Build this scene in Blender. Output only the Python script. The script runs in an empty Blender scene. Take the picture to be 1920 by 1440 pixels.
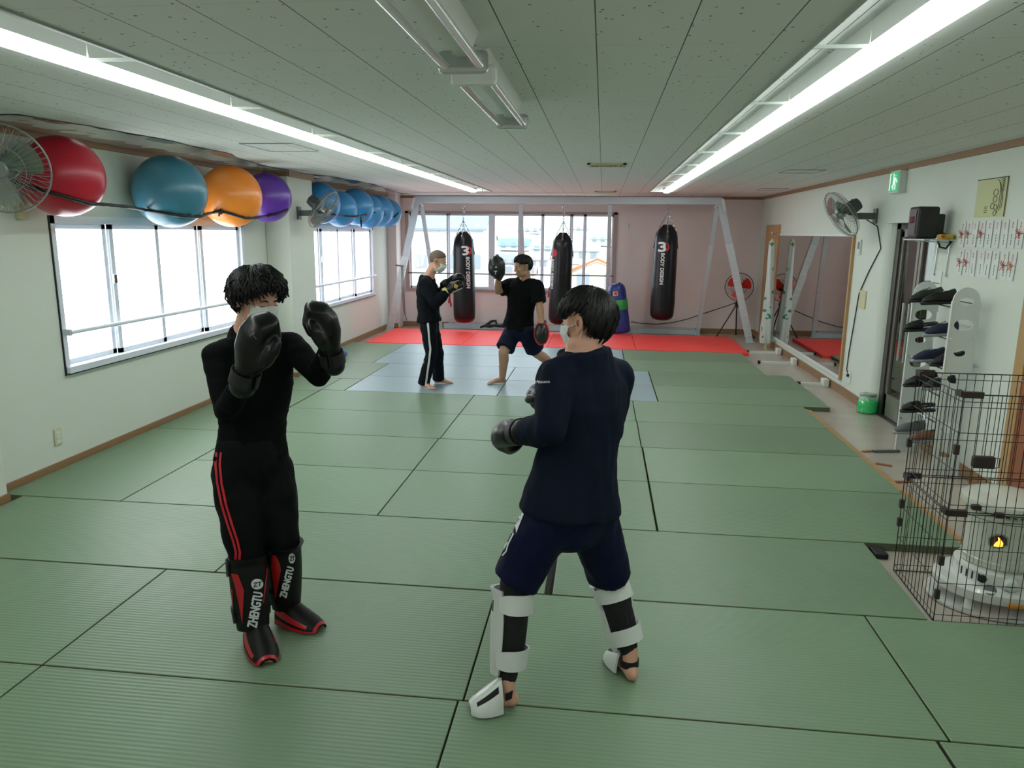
import bpy, bmesh, math, random
from mathutils import Vector, Matrix, noise
from mathutils.bvhtree import BVHTree
random.seed(7)
V = Vector
scene = bpy.context.scene
COL = scene.collection
PI = math.pi

# ------------------------------------------------------------------ camera
FPX, YAW, PITCH, ROLL, CH = 1391.5, -0.11809, 0.20185, -0.01018, 1.85
_cy, _sy, _cp, _sp = math.cos(YAW), math.sin(YAW), math.cos(PITCH), math.sin(PITCH)
_fw = V((_sy*_cp, _cy*_cp, -_sp)); _r = V((_cy, -_sy, 0)); _d = _fw.cross(_r)
CR = math.cos(ROLL)*_r + math.sin(ROLL)*_d
CD = -math.sin(ROLL)*_r + math.cos(ROLL)*_d
CF = _fw
CAM = V((0, 0, CH))
cam = bpy.data.objects.new('camera', bpy.data.cameras.new('camera'))
COL.objects.link(cam)
cam.matrix_world = Matrix(((CR.x, -CD.x, -CF.x, 0), (CR.y, -CD.y, -CF.y, 0), (CR.z, -CD.z, -CF.z, CH), (0, 0, 0, 1)))
cam.data.sensor_width = 36; cam.data.lens = FPX*36/1920; cam.data.clip_start = 0.05; cam.data.clip_end = 400
scene.camera = cam

def ray(px, py):
    return CR*((px-960)/FPX) + CD*((py-720)/FPX) + CF
def at(px, py, Y):
    """the world point seen at a photo pixel, at depth Y down the hall"""
    d = ray(px, py); return CAM + d*(Y/d.y)

# ------------------------------------------------------------------ materials
def lin(c):
    return tuple((x/12.92 if x <= .04045 else ((x+.055)/1.055)**2.4) for x in c)
def hexc(h):
    return lin(tuple(int(h[i:i+2], 16)/255 for i in (0, 2, 4))) + (1,)
def mat(name, col, rough=.6, metal=0, spec=.5, bump=0, bscale=60, var=0, vscale=3, emit=None, estr=0, trans=0, coat=0, alpha=1, sheen=0, stretch=None):
    m = bpy.data.materials.new(name); m.use_nodes = True
    nt = m.node_tree; b = nt.nodes['Principled BSDF']
    c = hexc(col) if isinstance(col, str) else col
    b.inputs['Base Color'].default_value = c
    b.inputs['Roughness'].default_value = rough
    b.inputs['Metallic'].default_value = metal
    b.inputs['Specular IOR Level'].default_value = spec
    b.inputs['Transmission Weight'].default_value = trans
    b.inputs['Coat Weight'].default_value = coat
    b.inputs['Alpha'].default_value = alpha
    b.inputs['Sheen Weight'].default_value = sheen
    if emit:
        b.inputs['Emission Color'].default_value = hexc(emit) if isinstance(emit, str) else emit
        b.inputs['Emission Strength'].default_value = estr
    tc = None
    if bump or var:
        tc = nt.nodes.new('ShaderNodeTexCoord'); src = tc.outputs['Object']
        if stretch:
            mp = nt.nodes.new('ShaderNodeMapping'); mp.inputs['Scale'].default_value = stretch
            nt.links.new(src, mp.inputs[0]); src = mp.outputs[0]
    if bump:
        n = nt.nodes.new('ShaderNodeTexNoise'); n.inputs['Scale'].default_value = bscale; n.inputs['Detail'].default_value = 4
        bp = nt.nodes.new('ShaderNodeBump'); bp.inputs['Strength'].default_value = bump; bp.inputs['Distance'].default_value = .01
        nt.links.new(src, n.inputs['Vector']); nt.links.new(n.outputs['Fac'], bp.inputs['Height'])
        nt.links.new(bp.outputs[0], b.inputs['Normal'])
    if var:
        n = nt.nodes.new('ShaderNodeTexNoise'); n.inputs['Scale'].default_value = vscale; n.inputs['Detail'].default_value = 5
        mx = nt.nodes.new('ShaderNodeMix'); mx.data_type = 'RGBA'
        mx.inputs['A'].default_value = tuple(x*(1-var) for x in c[:3])+(1,)
        mx.inputs['B'].default_value = tuple(min(1, x*(1+var)) for x in c[:3])+(1,)
        nt.links.new(src, n.inputs['Vector']); nt.links.new(n.outputs['Fac'], mx.inputs['Factor'])
        nt.links.new(mx.outputs['Result'], b.inputs['Base Color'])
    return m

def ceiling_mat():
    m = mat('speckled ceiling board', 'b9c2b8', .85)
    nt = m.node_tree; N = nt.nodes; L = nt.links; b = N['Principled BSDF']
    g = N.new('ShaderNodeNewGeometry'); sx = N.new('ShaderNodeSeparateXYZ'); L.new(g.outputs['Position'], sx.inputs[0])
    def line(sock, pitch, off, width):
        a = N.new('ShaderNodeMath'); a.operation = 'ADD'; a.inputs[1].default_value = off+100*pitch; L.new(sock, a.inputs[0])
        f = N.new('ShaderNodeMath'); f.operation = 'MODULO'; f.inputs[1].default_value = pitch; L.new(a.outputs[0], f.inputs[0])
        s = N.new('ShaderNodeMath'); s.operation = 'LESS_THAN'; s.inputs[1].default_value = width; L.new(f.outputs[0], s.inputs[0])
        return s.outputs[0]
    l1 = line(sx.outputs[0], .3205, .052, .0045)
    l2 = line(sx.outputs[1], .62, .1, .004)
    k = N.new('ShaderNodeMath'); k.operation = 'MULTIPLY'; k.inputs[1].default_value = .22; L.new(l2, k.inputs[0])
    mxx = N.new('ShaderNodeMath'); mxx.operation = 'MAXIMUM'; L.new(l1, mxx.inputs[0]); L.new(k.outputs[0], mxx.inputs[1])
    no = N.new('ShaderNodeTexVoronoi'); no.inputs['Scale'].default_value = 26
    mp = N.new('ShaderNodeMapping'); mp.inputs['Scale'].default_value = (1, .8, 0); L.new(g.outputs['Position'], mp.inputs[0]); L.new(mp.outputs[0], no.inputs['Vector'])
    le = N.new('ShaderNodeMath'); le.operation = 'LESS_THAN'; le.inputs[1].default_value = .15; L.new(no.outputs['Distance'], le.inputs[0])
    n2 = N.new('ShaderNodeTexNoise'); n2.inputs['Scale'].default_value = 14; L.new(mp.outputs[0], n2.inputs['Vector'])
    g2 = N.new('ShaderNodeMath'); g2.operation = 'GREATER_THAN'; g2.inputs[1].default_value = .5; L.new(n2.outputs['Fac'], g2.inputs[0])
    mu = N.new('ShaderNodeMath'); mu.operation = 'MULTIPLY'; L.new(le.outputs[0], mu.inputs[0]); L.new(g2.outputs[0], mu.inputs[1])
    mu2 = N.new('ShaderNodeMath'); mu2.operation = 'MULTIPLY'; mu2.inputs[1].default_value = .8; L.new(mu.outputs[0], mu2.inputs[0])
    m3 = N.new('ShaderNodeMath'); m3.operation = 'MAXIMUM'; L.new(mu2.outputs[0], m3.inputs[0]); L.new(mxx.outputs[0], m3.inputs[1])
    mix = N.new('ShaderNodeMix'); mix.data_type = 'RGBA'
    mix.inputs['A'].default_value = hexc('dcdfdc'); mix.inputs['B'].default_value = hexc('565d57')
    L.new(m3.outputs[0], mix.inputs['Factor']); L.new(mix.outputs['Result'], b.inputs['Base Color'])
    return m

def tatami_mat(name, col, rough=.42, hue=0, spec=.5):
    m = mat(name, col, rough, spec=spec)
    nt = m.node_tree; N = nt.nodes; L = nt.links; b = N['Principled BSDF']
    g = N.new('ShaderNodeNewGeometry')
    w = N.new('ShaderNodeTexWave'); w.wave_type = 'BANDS'; w.bands_direction = 'Y'; w.inputs['Scale'].default_value = 2*PI/(20*.0225)
    w.inputs['Distortion'].default_value = .15; w.inputs['Detail'].default_value = 1
    L.new(g.outputs['Position'], w.inputs['Vector'])
    nz = N.new('ShaderNodeTexNoise'); nz.inputs['Scale'].default_value = 2.2; nz.inputs['Detail'].default_value = 6; L.new(g.outputs['Position'], nz.inputs['Vector'])
    oi = N.new('ShaderNodeObjectInfo')
    hsv = N.new('ShaderNodeHueSaturation'); hsv.inputs['Color'].default_value = hexc(col)
    mr = N.new('ShaderNodeMapRange'); mr.inputs['To Min'].default_value = .93; mr.inputs['To Max'].default_value = 1.07
    L.new(oi.outputs['Random'], mr.inputs['Value'])
    m1 = N.new('ShaderNodeMapRange'); m1.inputs['To Min'].default_value = .9; m1.inputs['To Max'].default_value = 1.1; L.new(nz.outputs['Fac'], m1.inputs['Value'])
    m2 = N.new('ShaderNodeMapRange'); m2.inputs['To Min'].default_value = .93; m2.inputs['To Max'].default_value = 1.04; L.new(w.outputs['Fac'], m2.inputs['Value'])
    a = N.new('ShaderNodeMath'); a.operation = 'MULTIPLY'; L.new(mr.outputs[0], a.inputs[0]); L.new(m1.outputs[0], a.inputs[1])
    c = N.new('ShaderNodeMath'); c.operation = 'MULTIPLY'; L.new(a.outputs[0], c.inputs[0]); L.new(m2.outputs[0], c.inputs[1])
    L.new(c.outputs[0], hsv.inputs['Value']); L.new(hsv.outputs[0], b.inputs['Base Color'])
    bp = N.new('ShaderNodeBump'); bp.inputs['Strength'].default_value = .3; bp.inputs['Distance'].default_value = .003
    L.new(w.outputs['Fac'], bp.inputs['Height']); L.new(bp.outputs[0], b.inputs['Normal'])
    r2 = N.new('ShaderNodeMapRange'); r2.inputs['To Min'].default_value = rough-.07; r2.inputs['To Max'].default_value = rough+.1; L.new(nz.outputs['Fac'], r2.inputs['Value'])
    L.new(r2.outputs[0], b.inputs['Roughness'])
    return m

M = {}
M['wall'] = mat('white painted wall', 'd0d6cc', .75, bump=.05, bscale=300, var=.015)
M['wallback'] = mat('back wall paint', 'ded2cf', .75, bump=.05, bscale=300, var=.015)
M['ceil'] = ceiling_mat()
M['white'] = mat('white paint', 'd9dcd8', .5)
M['floor'] = mat('grey marbled linoleum', 'b3aa9e', .22, var=.12, vscale=5, bump=.03, bscale=30)
M['tatami'] = tatami_mat('green tatami vinyl', '748c70')
M['tatami_glare'] = tatami_mat('worn tatami vinyl with painted sky glare', '8ea4aa', .34, spec=.6)  # older mats; window sky glare is put into the bluish base colour
M['tatami_side'] = mat('mat side vinyl', '5b6248', .6, bump=.1)
M['tatami_red'] = tatami_mat('red mat vinyl', 'fb4a44', .5, spec=.35)
M['wood'] = mat('light brown wood trim', '8d6b4a', .5, var=.15, vscale=9, stretch=(1, 1, 8))
M['wood_lt'] = mat('beige wood', 'ae8a5c', .5, var=.12, vscale=6, stretch=(6, 6, 1))
M['wood_dk'] = mat('reddish brown door veneer', '8f5434', .45, var=.15, vscale=6, stretch=(6, 6, 1))
M['ply'] = mat('bare plywood', 'b08c62', .7, var=.2, vscale=10)
M['alu'] = mat('pale aluminium', 'd3dae4', .45, metal=0, spec=.6)
M['alu_dk'] = mat('bronze aluminium', '8b857c', .35, metal=.55)
M['alu_mid'] = mat('dark bronze aluminium', '4c4844', .4, metal=.5)
M['black'] = mat('black rubber', '0b0c0e', .55)
M['steel'] = mat('pale blue steel beam', 'b6c2c9', .45)
M['tape'] = mat('white wrapping tape', 'd5dadd', .45)
M['chrome'] = mat('chrome', 'c8ccce', .15, metal=1)
M['glow'] = mat('lit fluorescent diffuser', 'ffffff', .5, emit=(.93, 1, .97, 1), estr=17)
M['reflector'] = mat('white reflector', 'a9b3aa', .4)
M['tube_off'] = mat('unlit white lamp tube', 'd6dcd8', .15, coat=.5)
M['glass'] = None
M['bagvinyl'] = mat('black bag vinyl', '0a0b12', .35, spec=.35, coat=.12, bump=.12, bscale=14)
M['red'] = mat('red print', 'c41c2c', .45)
M['whiteprint'] = mat('white print', 'd8dadc', .5)
M['brass'] = mat('dark brown plastic', '2d1d1b', .45)
M['wire'] = mat('black coated wire', '0c0a0a', .5)
M['enamel'] = mat('cream white enamel', 'd3d2c6', .25, coat=.5)
M['enamel_w'] = mat('white enamel', 'd9dbd4', .22, coat=.5)
M['plastic_w'] = mat('white plastic', 'd2d8d3', .4)
M['plastic_g'] = mat('grey plastic', '5d625f', .4)
M['fan_dk'] = mat('dark grey fan plastic', '44494a', .4)
M['fanwire'] = mat('grey fan wire', '8d9290', .35, metal=.4)
M['yellowish'] = mat('aged ivory plastic', 'c9c39c', .5)
M['paper'] = mat('white paper', 'd8dbd8', .8, spec=.2)
M['paper_y'] = mat('pale yellow paper', 'c5c69d', .8, spec=.2)
M['ink'] = mat('dark ink', '33352f', .8)
M['redink'] = mat('red cord', 'b23a3a', .7)
M['green'] = mat('green print', '1e7a52', .6)
def clear(name, col='ffffff', rough=0.0, mixf=.88):
    m = bpy.data.materials.new(name); m.use_nodes = True; nt = m.node_tree
    nt.nodes.remove(nt.nodes['Principled BSDF']); out = nt.nodes['Material Output']
    t = nt.nodes.new('ShaderNodeBsdfTransparent'); t.inputs[0].default_value = hexc(col)
    g = nt.nodes.new('ShaderNodeBsdfGlossy'); g.inputs['Roughness'].default_value = rough
    mx = nt.nodes.new('ShaderNodeMixShader'); mx.inputs[0].default_value = 1-mixf
    nt.links.new(t.outputs[0], mx.inputs[1]); nt.links.new(g.outputs[0], mx.inputs[2]); nt.links.new(mx.outputs[0], out.inputs[0])
    return m
M['glass'] = clear('clear window glass', 'f4f8fa', 0, .94)
M['doorglass'] = clear('tinted door glass', 'a8a69c', .02, .72)
def frosted():
    m = mat('daylit frosted film', 'e8edf0', .3, emit=(.93, .97, 1, 1), estr=2.4)
    nt = m.node_tree; N = nt.nodes; L = nt.links; b = N['Principled BSDF']
    tc = N.new('ShaderNodeTexCoord'); mp = N.new('ShaderNodeMapping'); mp.inputs['Scale'].default_value = (1, 7, 1.2); mp.inputs['Rotation'].default_value = (.25, 0, 0)
    n = N.new('ShaderNodeTexNoise'); n.inputs['Scale'].default_value = 1.6; n.inputs['Detail'].default_value = 5; n.inputs['Distortion'].default_value = .6
    L.new(tc.outputs['Object'], mp.inputs[0]); L.new(mp.outputs[0], n.inputs['Vector'])
    r = N.new('ShaderNodeMapRange'); r.inputs['From Min'].default_value = .35; r.inputs['From Max'].default_value = .7; r.inputs['To Min'].default_value = 1.4; r.inputs['To Max'].default_value = 5
    L.new(n.outputs['Fac'], r.inputs['Value']); L.new(r.outputs[0], b.inputs['Emission Strength'])
    return m
M['frost_w'] = frosted()
M['frost'] = mat('daylit frosted glass', 'f0f2f4', .3, emit=(.95, .98, 1, 1), estr=5)
def mirror_mat():
    m = bpy.data.materials.new('mirror glass'); m.use_nodes = True; b = m.node_tree.nodes['Principled BSDF']
    b.inputs['Base Color'].default_value = (.62, .63, .61, 1); b.inputs['Metallic'].default_value = 1; b.inputs['Roughness'].default_value = .02
    return m
M['mirror'] = mirror_mat()
def foil_mat():
    m = mat('shiny clear foil', 'c6cbc2', .1, spec=1, coat=1, bump=1, bscale=7, stretch=(2.5, .7, 1)); b_ = m.node_tree.nodes['Principled BSDF']; b_.inputs['IOR'].default_value = 1.9; b_.inputs['Coat IOR'].default_value = 1.6
    return m
M['foil'] = foil_mat()

# ------------------------------------------------------------------ mesh building
class MB:
    def __init__(s): s.v = []; s.f = []; s.mi = []
    def add(s, vs, fs, mi=0):
        o = len(s.v); s.v += [V(v) for v in vs]; s.f += [tuple(i+o for i in f) for f in fs]; s.mi += [mi]*len(fs); return s
    def box(s, a, b, mi=0, bev=0, R=None):
        a, b = V(a), V(b)
        lo = V([min(a[i], b[i]) for i in range(3)]); hi = V([max(a[i], b[i]) for i in range(3)])
        if bev:
            bm = bmesh.new(); bmesh.ops.create_cube(bm, size=1)
            for v in bm.verts: v.co = V([lo[i]+(v.co[i]+.5)*(hi[i]-lo[i]) for i in range(3)])
            bmesh.ops.bevel(bm, geom=bm.edges[:], offset=bev, segments=2, affect='EDGES', profile=.5)
            vs = [v.co.copy() for v in bm.verts]; bm.verts.index_update()
            fs = [tuple(v.index for v in f.verts) for f in bm.faces]; bm.free()
        else:
            vs = [V((x, y, z)) for x in (lo.x, hi.x) for y in (lo.y, hi.y) for z in (lo.z, hi.z)]
            fs = [(0, 1, 3, 2), (4, 6, 7, 5), (0, 4, 5, 1), (2, 3, 7, 6), (0, 2, 6, 4), (1, 5, 7, 3)]
        if R: vs = [R @ v for v in vs]
        return s.add(vs, fs, mi)
    def bar(s, p, q, w, h, up=(0, 0, 1), mi=0):
        p, q = V(p), V(q); t = (q-p).normalized(); u = V(up); sd = t.cross(u)
        if sd.length < 1e-4: sd = t.cross(V((1, 0, 0)))
        sd.normalize(); u = sd.cross(t)
        vs = [c + sd*(w/2*i) + u*(h/2*j) for c in (p, q) for i, j in ((-1, -1), (1, -1), (1, 1), (-1, 1))]
        return s.add(vs, [(0, 1, 2, 3), (7, 6, 5, 4), (0, 4, 5, 1), (1, 5, 6, 2), (2, 6, 7, 3), (3, 7, 4, 0)], mi)
    def tube(s, pts, r, n=8, mi=0, closed=False, cap=True):
        pts = [V(p) for p in pts]; m = len(pts); rr = r if isinstance(r, (list, tuple)) else [r]*m
        base = len(s.v); prev = None
        for i, p in enumerate(pts):
            if closed: t = pts[(i+1) % m]-pts[i-1]
            else: t = pts[min(i+1, m-1)]-pts[max(i-1, 0)]
            t.normalize()
            if prev is None:
                a = t.cross(V((0, 0, 1)));
                if a.length < .1: a = t.cross(V((1, 0, 0)))
            else: a = prev - t*prev.dot(t)
            a.normalize(); prev = a; b = t.cross(a)
            for k in range(n):
                an = 2*PI*k/n; s.v.append(p + (a*math.cos(an)+b*math.sin(an))*rr[i])
        for i in range(m if closed else m-1):
            j = (i+1) % m
            for k in range(n):
                k2 = (k+1) % n
                s.f.append((base+i*n+k, base+i*n+k2, base+j*n+k2, base+j*n+k)); s.mi.append(mi)
        if cap and not closed:
            s.f.append(tuple(base+k for k in range(n))[::-1]); s.mi.append(mi)
            s.f.append(tuple(base+(m-1)*n+k for k in range(n))); s.mi.append(mi)
        return s
    def lathe(s, prof, n=32, c=(0, 0, 0), ax=None, mi=0):
        """prof: list of (r, z) from bottom to top"""
        c = V(c); z = V(ax).normalized() if ax is not None else V((0, 0, 1)); a = z.orthogonal().normalized() if ax is not None else V((1, 0, 0)); b = z.cross(a)
        base = len(s.v)
        for r, h in prof:
            for k in range(n):
                an = 2*PI*k/n; s.v.append(c + z*h + (a*math.cos(an)+b*math.sin(an))*max(r, 1e-4))
        for i in range(len(prof)-1):
            for k in range(n):
                k2 = (k+1) % n; s.f.append((base+i*n+k, base+i*n+k2, base+(i+1)*n+k2, base+(i+1)*n+k)); s.mi.append(mi)
        s.f.append(tuple(base+k for k in range(n))[::-1]); s.mi.append(mi)
        s.f.append(tuple(base+(len(prof)-1)*n+k for k in range(n))); s.mi.append(mi)
        return s
    def ell(s, c, r, R=None, mi=0, nu=20, nv=12):
        c = V(c); vs = []; base = len(s.v)
        for j in range(1, nv):
            th = PI*j/nv
            for k in range(nu):
                ph = 2*PI*k/nu; p = V((r[0]*math.sin(th)*math.cos(ph), r[1]*math.sin(th)*math.sin(ph), r[2]*math.cos(th)))
                s.v.append(c + (R @ p if R else p))
        for e in (1, -1):
            p = V((0, 0, r[2]*e)); s.v.append(c + (R @ p if R else p))
        top = base+(nv-1)*nu; bot = top+1
        for j in range(nv-2):
            for k in range(nu):
                k2 = (k+1) % nu; s.f.append((base+j*nu+k, base+(j+1)*nu+k, base+(j+1)*nu+k2, base+j*nu+k2)); s.mi.append(mi)
        for k in range(nu):
            k2 = (k+1) % nu
            s.f.append((top, base+k, base+k2)); s.mi.append(mi)
            s.f.append((bot, base+(nv-2)*nu+k2, base+(nv-2)*nu+k)); s.mi.append(mi)
        return s
    def loft(s, pts, side, n=20, mi=0, flat=0):
        """pts: (pos, a along side, b across), closed with rounded ends; side: one vector or a list"""
        P = [V(p[0]) for p in pts]; m = len(P)
        sides = side if isinstance(side, list) else [side]*m
        rings = []
        for i in range(m):
            t = (P[min(i+1, m-1)]-P[max(i-1, 0)]).normalized()
            sd = V(sides[i]); sd = (sd - t*sd.dot(t)).normalized(); up = t.cross(sd)
            rings.append((P[i], sd, up, pts[i][1], pts[i][2], t))
        p, sd, up, a, b, t = rings[0]
        full = []
        mn = min(a, b)
        for q in ((1.0, .92, .7, .38) if not flat & 2 else ()): full.append((p - t*mn*q, sd, up, max(a*math.sqrt(max(0, 1-q*q)), 1e-4), max(b*math.sqrt(max(0, 1-q*q)), 1e-4)))
        full += [r[:5] for r in rings]
        p, sd, up, a, b, t = rings[-1]; mn = min(a, b)
        for q in ((.38, .7, .92, 1.0) if not flat & 1 else ()): full.append((p + t*mn*q, sd, up, max(a*math.sqrt(max(0, 1-q*q)), 1e-4), max(b*math.sqrt(max(0, 1-q*q)), 1e-4)))
        base = len(s.v)
        for p, sd, up, a, b in full:
            for k in range(n):
                an = 2*PI*k/n; s.v.append(p + sd*(a*math.cos(an)) + up*(b*math.sin(an)))
        for i in range(len(full)-1):
            for k in range(n):
                k2 = (k+1) % n; s.f.append((base+i*n+k, base+i*n+k2, base+(i+1)*n+k2, base+(i+1)*n+k)); s.mi.append(mi)
        s.f.append(tuple(base+k for k in range(n))[::-1]); s.mi.append(mi)
        s.f.append(tuple(base+(len(full)-1)*n+k for k in range(n))); s.mi.append(mi)
        return s
    def plate(s, fn, nu, nv, th, mi=0, mf=None):
        """closed curved plate: fn(u, v) -> (pos, normal), u and v in 0..1, thickness th along the normal"""
        base = len(s.v); g = [[fn(i/nu, j/nv) for i in range(nu+1)] for j in range(nv+1)]
        for lay in (0, 1):
            for j in range(nv+1):
                for i in range(nu+1):
                    p, nn = g[j][i]; s.v.append(V(p) + V(nn)*(th*lay))
        W = nu+1; H = nv+1; o = W*H
        for j in range(nv):
            for i in range(nu):
                a = base+j*W+i; mm = mf((i+.5)/nu, (j+.5)/nv) if mf else mi
                s.f.append((a+o, a+1+o, a+W+1+o, a+W+o)); s.mi.append(mm)
                s.f.append((a, a+W, a+W+1, a+1)); s.mi.append(mi)
        for j in range(nv):
            for i in (0, nu):
                a = base+j*W+i; q = (a, a+o, a+W+o, a+W); s.f.append(q if i == 0 else q[::-1]); s.mi.append(mi)
        for i in range(nu):
            for j in (0, nv):
                a = base+j*W+i; q = (a, a+1, a+1+o, a+o); s.f.append(q if j == 0 else q[::-1]); s.mi.append(mi)
        return s
    def xf(s, Mx):
        s.v = [Mx @ v for v in s.v]; return s

def link(name, me, parent=None):
    o = bpy.data.objects.new(name, me); COL.objects.link(o)
    if parent is not None: o.parent = parent
    return o
def rootmat(o):
    m = Matrix.LocRotScale(o.location, o.rotation_euler, o.scale)
    return rootmat(o.parent) @ m if o.parent else m
def build(name, mb, mats, parent=None, smooth=False, world=False):
    if world and parent is not None:
        inv = rootmat(parent).inverted(); vs = [inv @ v for v in mb.v]
    else: vs = mb.v
    me = bpy.data.meshes.new(name); me.from_pydata([tuple(v) for v in vs], [], mb.f)
    if not isinstance(mats, (list, tuple)): mats = [mats]
    for m in mats: me.materials.append(m)
    if len(mats) > 1: me.polygons.foreach_set('material_index', mb.mi)
    if smooth:
        me.polygons.foreach_set('use_smooth', [True]*len(me.polygons))
        if smooth == 'auto': me.set_sharp_from_angle(angle=math.radians(38))
    me.update()
    return link(name, me, parent)
def thing(name, label, cat, loc=(0, 0, 0), rotz=0, group=None):
    o = bpy.data.objects.new(name, None); COL.objects.link(o); o.location = loc; o.rotation_euler = (0, 0, rotz); o.empty_display_size = .1
    return tag(o, label, cat, group)
def tag(o, label, cat, group=None, kind=None):
    o['label'] = label; o['category'] = cat
    if group: o['group'] = group
    if kind: o['kind'] = kind
    return o
def struct(name, mb, mats, parent=None, smooth=False):
    o = build(name, mb, mats, parent, smooth)
    if parent is None: o['kind'] = 'structure'
    return o
def dup(root, loc=None, rot=None, label=None):
    r = root.copy(); COL.objects.link(r)
    if loc is not None: r.location = loc
    if rot is not None: r.rotation_euler = rot
    if label: r['label'] = label
    def rec(src, dst):
        for ch in [c for c in bpy.data.objects if c.parent == src]:
            c = ch.copy(); COL.objects.link(c); c.parent = dst; rec(ch, c)
    rec(root, r)
    return r
def fuse(mb, voxel=.006, it=4, fac=.5):
    """one continuous surface from overlapping closed shapes -> MB"""
    me = bpy.data.meshes.new('tmp'); me.from_pydata([tuple(v) for v in mb.v], [], mb.f)
    o = bpy.data.objects.new('tmp', me); COL.objects.link(o)
    m = o.modifiers.new('r', 'REMESH'); m.mode = 'VOXEL'; m.voxel_size = voxel
    if it:
        sm = o.modifiers.new('s', 'SMOOTH'); sm.factor = fac; sm.iterations = it
    dg = bpy.context.evaluated_depsgraph_get(); ev = o.evaluated_get(dg); em = ev.to_mesh()
    r = MB(); r.v = [v.co.copy() for v in em.vertices]; r.f = [tuple(p.vertices) for p in em.polygons]; r.mi = [0]*len(r.f)
    ev.to_mesh_clear(); bpy.data.objects.remove(o); bpy.data.meshes.remove(me)
    return r
def normals(mb):
    n = [V((0, 0, 0)) for _ in mb.v]
    for f in mb.f:
        a, b, c = mb.v[f[0]], mb.v[f[1]], mb.v[f[2]]; k = (b-a).cross(c-a)
        for i in f: n[i] += k
    return [x.normalized() if x.length > 0 else V((0, 0, 1)) for x in n]
def text_mesh(s, size=1.0, ext=0, cjk=False):
    cu = bpy.data.curves.new('t', 'FONT'); cu.body = s; cu.size = size; cu.extrude = ext; cu.resolution_u = 3; cu.align_x = 'CENTER'; cu.align_y = 'CENTER'
    o = bpy.data.objects.new('t', cu); COL.objects.link(o)
    dg = bpy.context.evaluated_depsgraph_get(); ev = o.evaluated_get(dg); em = ev.to_mesh()
    r = MB(); r.v = [v.co.copy() for v in em.vertices]; r.f = [tuple(p.vertices) for p in em.polygons]; r.mi = [0]*len(r.f)
    ev.to_mesh_clear(); bpy.data.objects.remove(o); bpy.data.curves.remove(cu)
    return r
def fit_text(s, w, h, bold=0):
    """flat text filling w x h, centred at the origin in XY"""
    t = text_mesh(s, 1)
    if not t.v: return t
    xs = [v.x for v in t.v]; ys = [v.y for v in t.v]
    cx, cy = (min(xs)+max(xs))/2, (min(ys)+max(ys))/2; sx, sy = w/(max(xs)-min(xs)), h/(max(ys)-min(ys))
    t.v = [V(((v.x-cx)*sx, (v.y-cy)*sy, 0)) for v in t.v]
    if bold:
        base = MB(); 
        for dx, dy in ((0, 0), (bold, 0), (-bold, 0), (0, bold), (0, -bold)): base.add([v+V((dx, dy, .0001*(dx != 0)+.00005*(dy != 0))) for v in t.v], t.f)
        t = base
    return t
def refine(mb, maxlen):
    bm = bmesh.new(); vs = [bm.verts.new(v) for v in mb.v]
    for f in mb.f:
        try: bm.faces.new([vs[i] for i in f])
        except ValueError: pass
    bmesh.ops.triangulate(bm, faces=bm.faces[:])
    for _ in range(4):
        es = [e for e in bm.edges if e.calc_length() > maxlen]
        if not es: break
        bmesh.ops.subdivide_edges(bm, edges=es, cuts=1); bmesh.ops.triangulate(bm, faces=[f for f in bm.faces if len(f.verts) > 3])
    bm.verts.index_update(); r = MB(); r.v = [v.co.copy() for v in bm.verts]; r.f = [tuple(v.index for v in f.verts) for f in bm.faces]; r.mi = [0]*len(r.f); bm.free()
    return r
def arc(p, q, sag, n=12):
    p, q = V(p), V(q); return [p.lerp(q, i/n) - V((0, 0, sag*4*(i/n)*(1-i/n))) for i in range(n+1)]
def dim(h, k=.6): return tuple(x*k for x in hexc(h)[:3])+(1,)
# ------------------------------------------------------------------ the setting
FZ = -.05; CZ = 2.54; XL = -4.18; XR = 2.95; YB = 14.75; Y0 = -2.6
def wallbox(x0, x1, y0, y1, z0, z1, mb): mb.box((x0, y0, z0), (x1, y1, z1))
m = MB(); m.box((XL-.2, Y0-.2, FZ-.1), (XR+.12, YB+.2, FZ)); struct('floor', m, M['floor'])
m = MB()
m.box((XL-.2, Y0-.2, CZ), (-2.34, YB+.2, CZ+.2)); m.box((-1.95, Y0-.2, CZ), (.745, YB+.2, CZ+.2)); m.box((1.115, Y0-.2, CZ), (XR+2, YB+.2, CZ+.2))
m.box((-2.34, 13.15, CZ), (-1.95, YB+.2, CZ+.2)); m.box((.745, 13.15, CZ), (1.115, YB+.2, CZ+.2))
m.box((-2.34, Y0-.2, CZ+.1), (-1.95, 13.15, CZ+.2)); m.box((.745, Y0-.2, CZ+.1), (1.115, 13.15, CZ+.2))
struct('ceiling', m, M['ceil'])
m = MB(); w1 = (5.3, 8.4, .72, 1.94); w2 = (10.3, 13.4, .69, 1.93)
for (a, b) in ((Y0, w1[0]), (w1[1], w2[0]), (w2[1], YB+.2)): m.box((XL-.2, a, FZ), (XL, b, CZ))
for w in (w1, w2): m.box((XL-.2, w[0], FZ), (XL, w[1], w[2])); m.box((XL-.2, w[0], w[3]), (XL, w[1], CZ))
struct('wall_left', m, M['wall'])
m = MB(); m.box((XL, 9.0, FZ), (-3.865, 9.8, CZ), bev=.012); struct('pillar', m, M['wall'])
m = MB(); m.box((XL, 1.2, FZ), (-4.02, 4.42, CZ), bev=.012); struct('pillar', m, M['wall'])
m = MB(); m.box((XL, 14.35, FZ), (-4.0, YB, CZ), bev=.01); struct('pillar', m, M['wallback'])
BW = (-3.88, .22, .72, 2.2)
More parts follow.
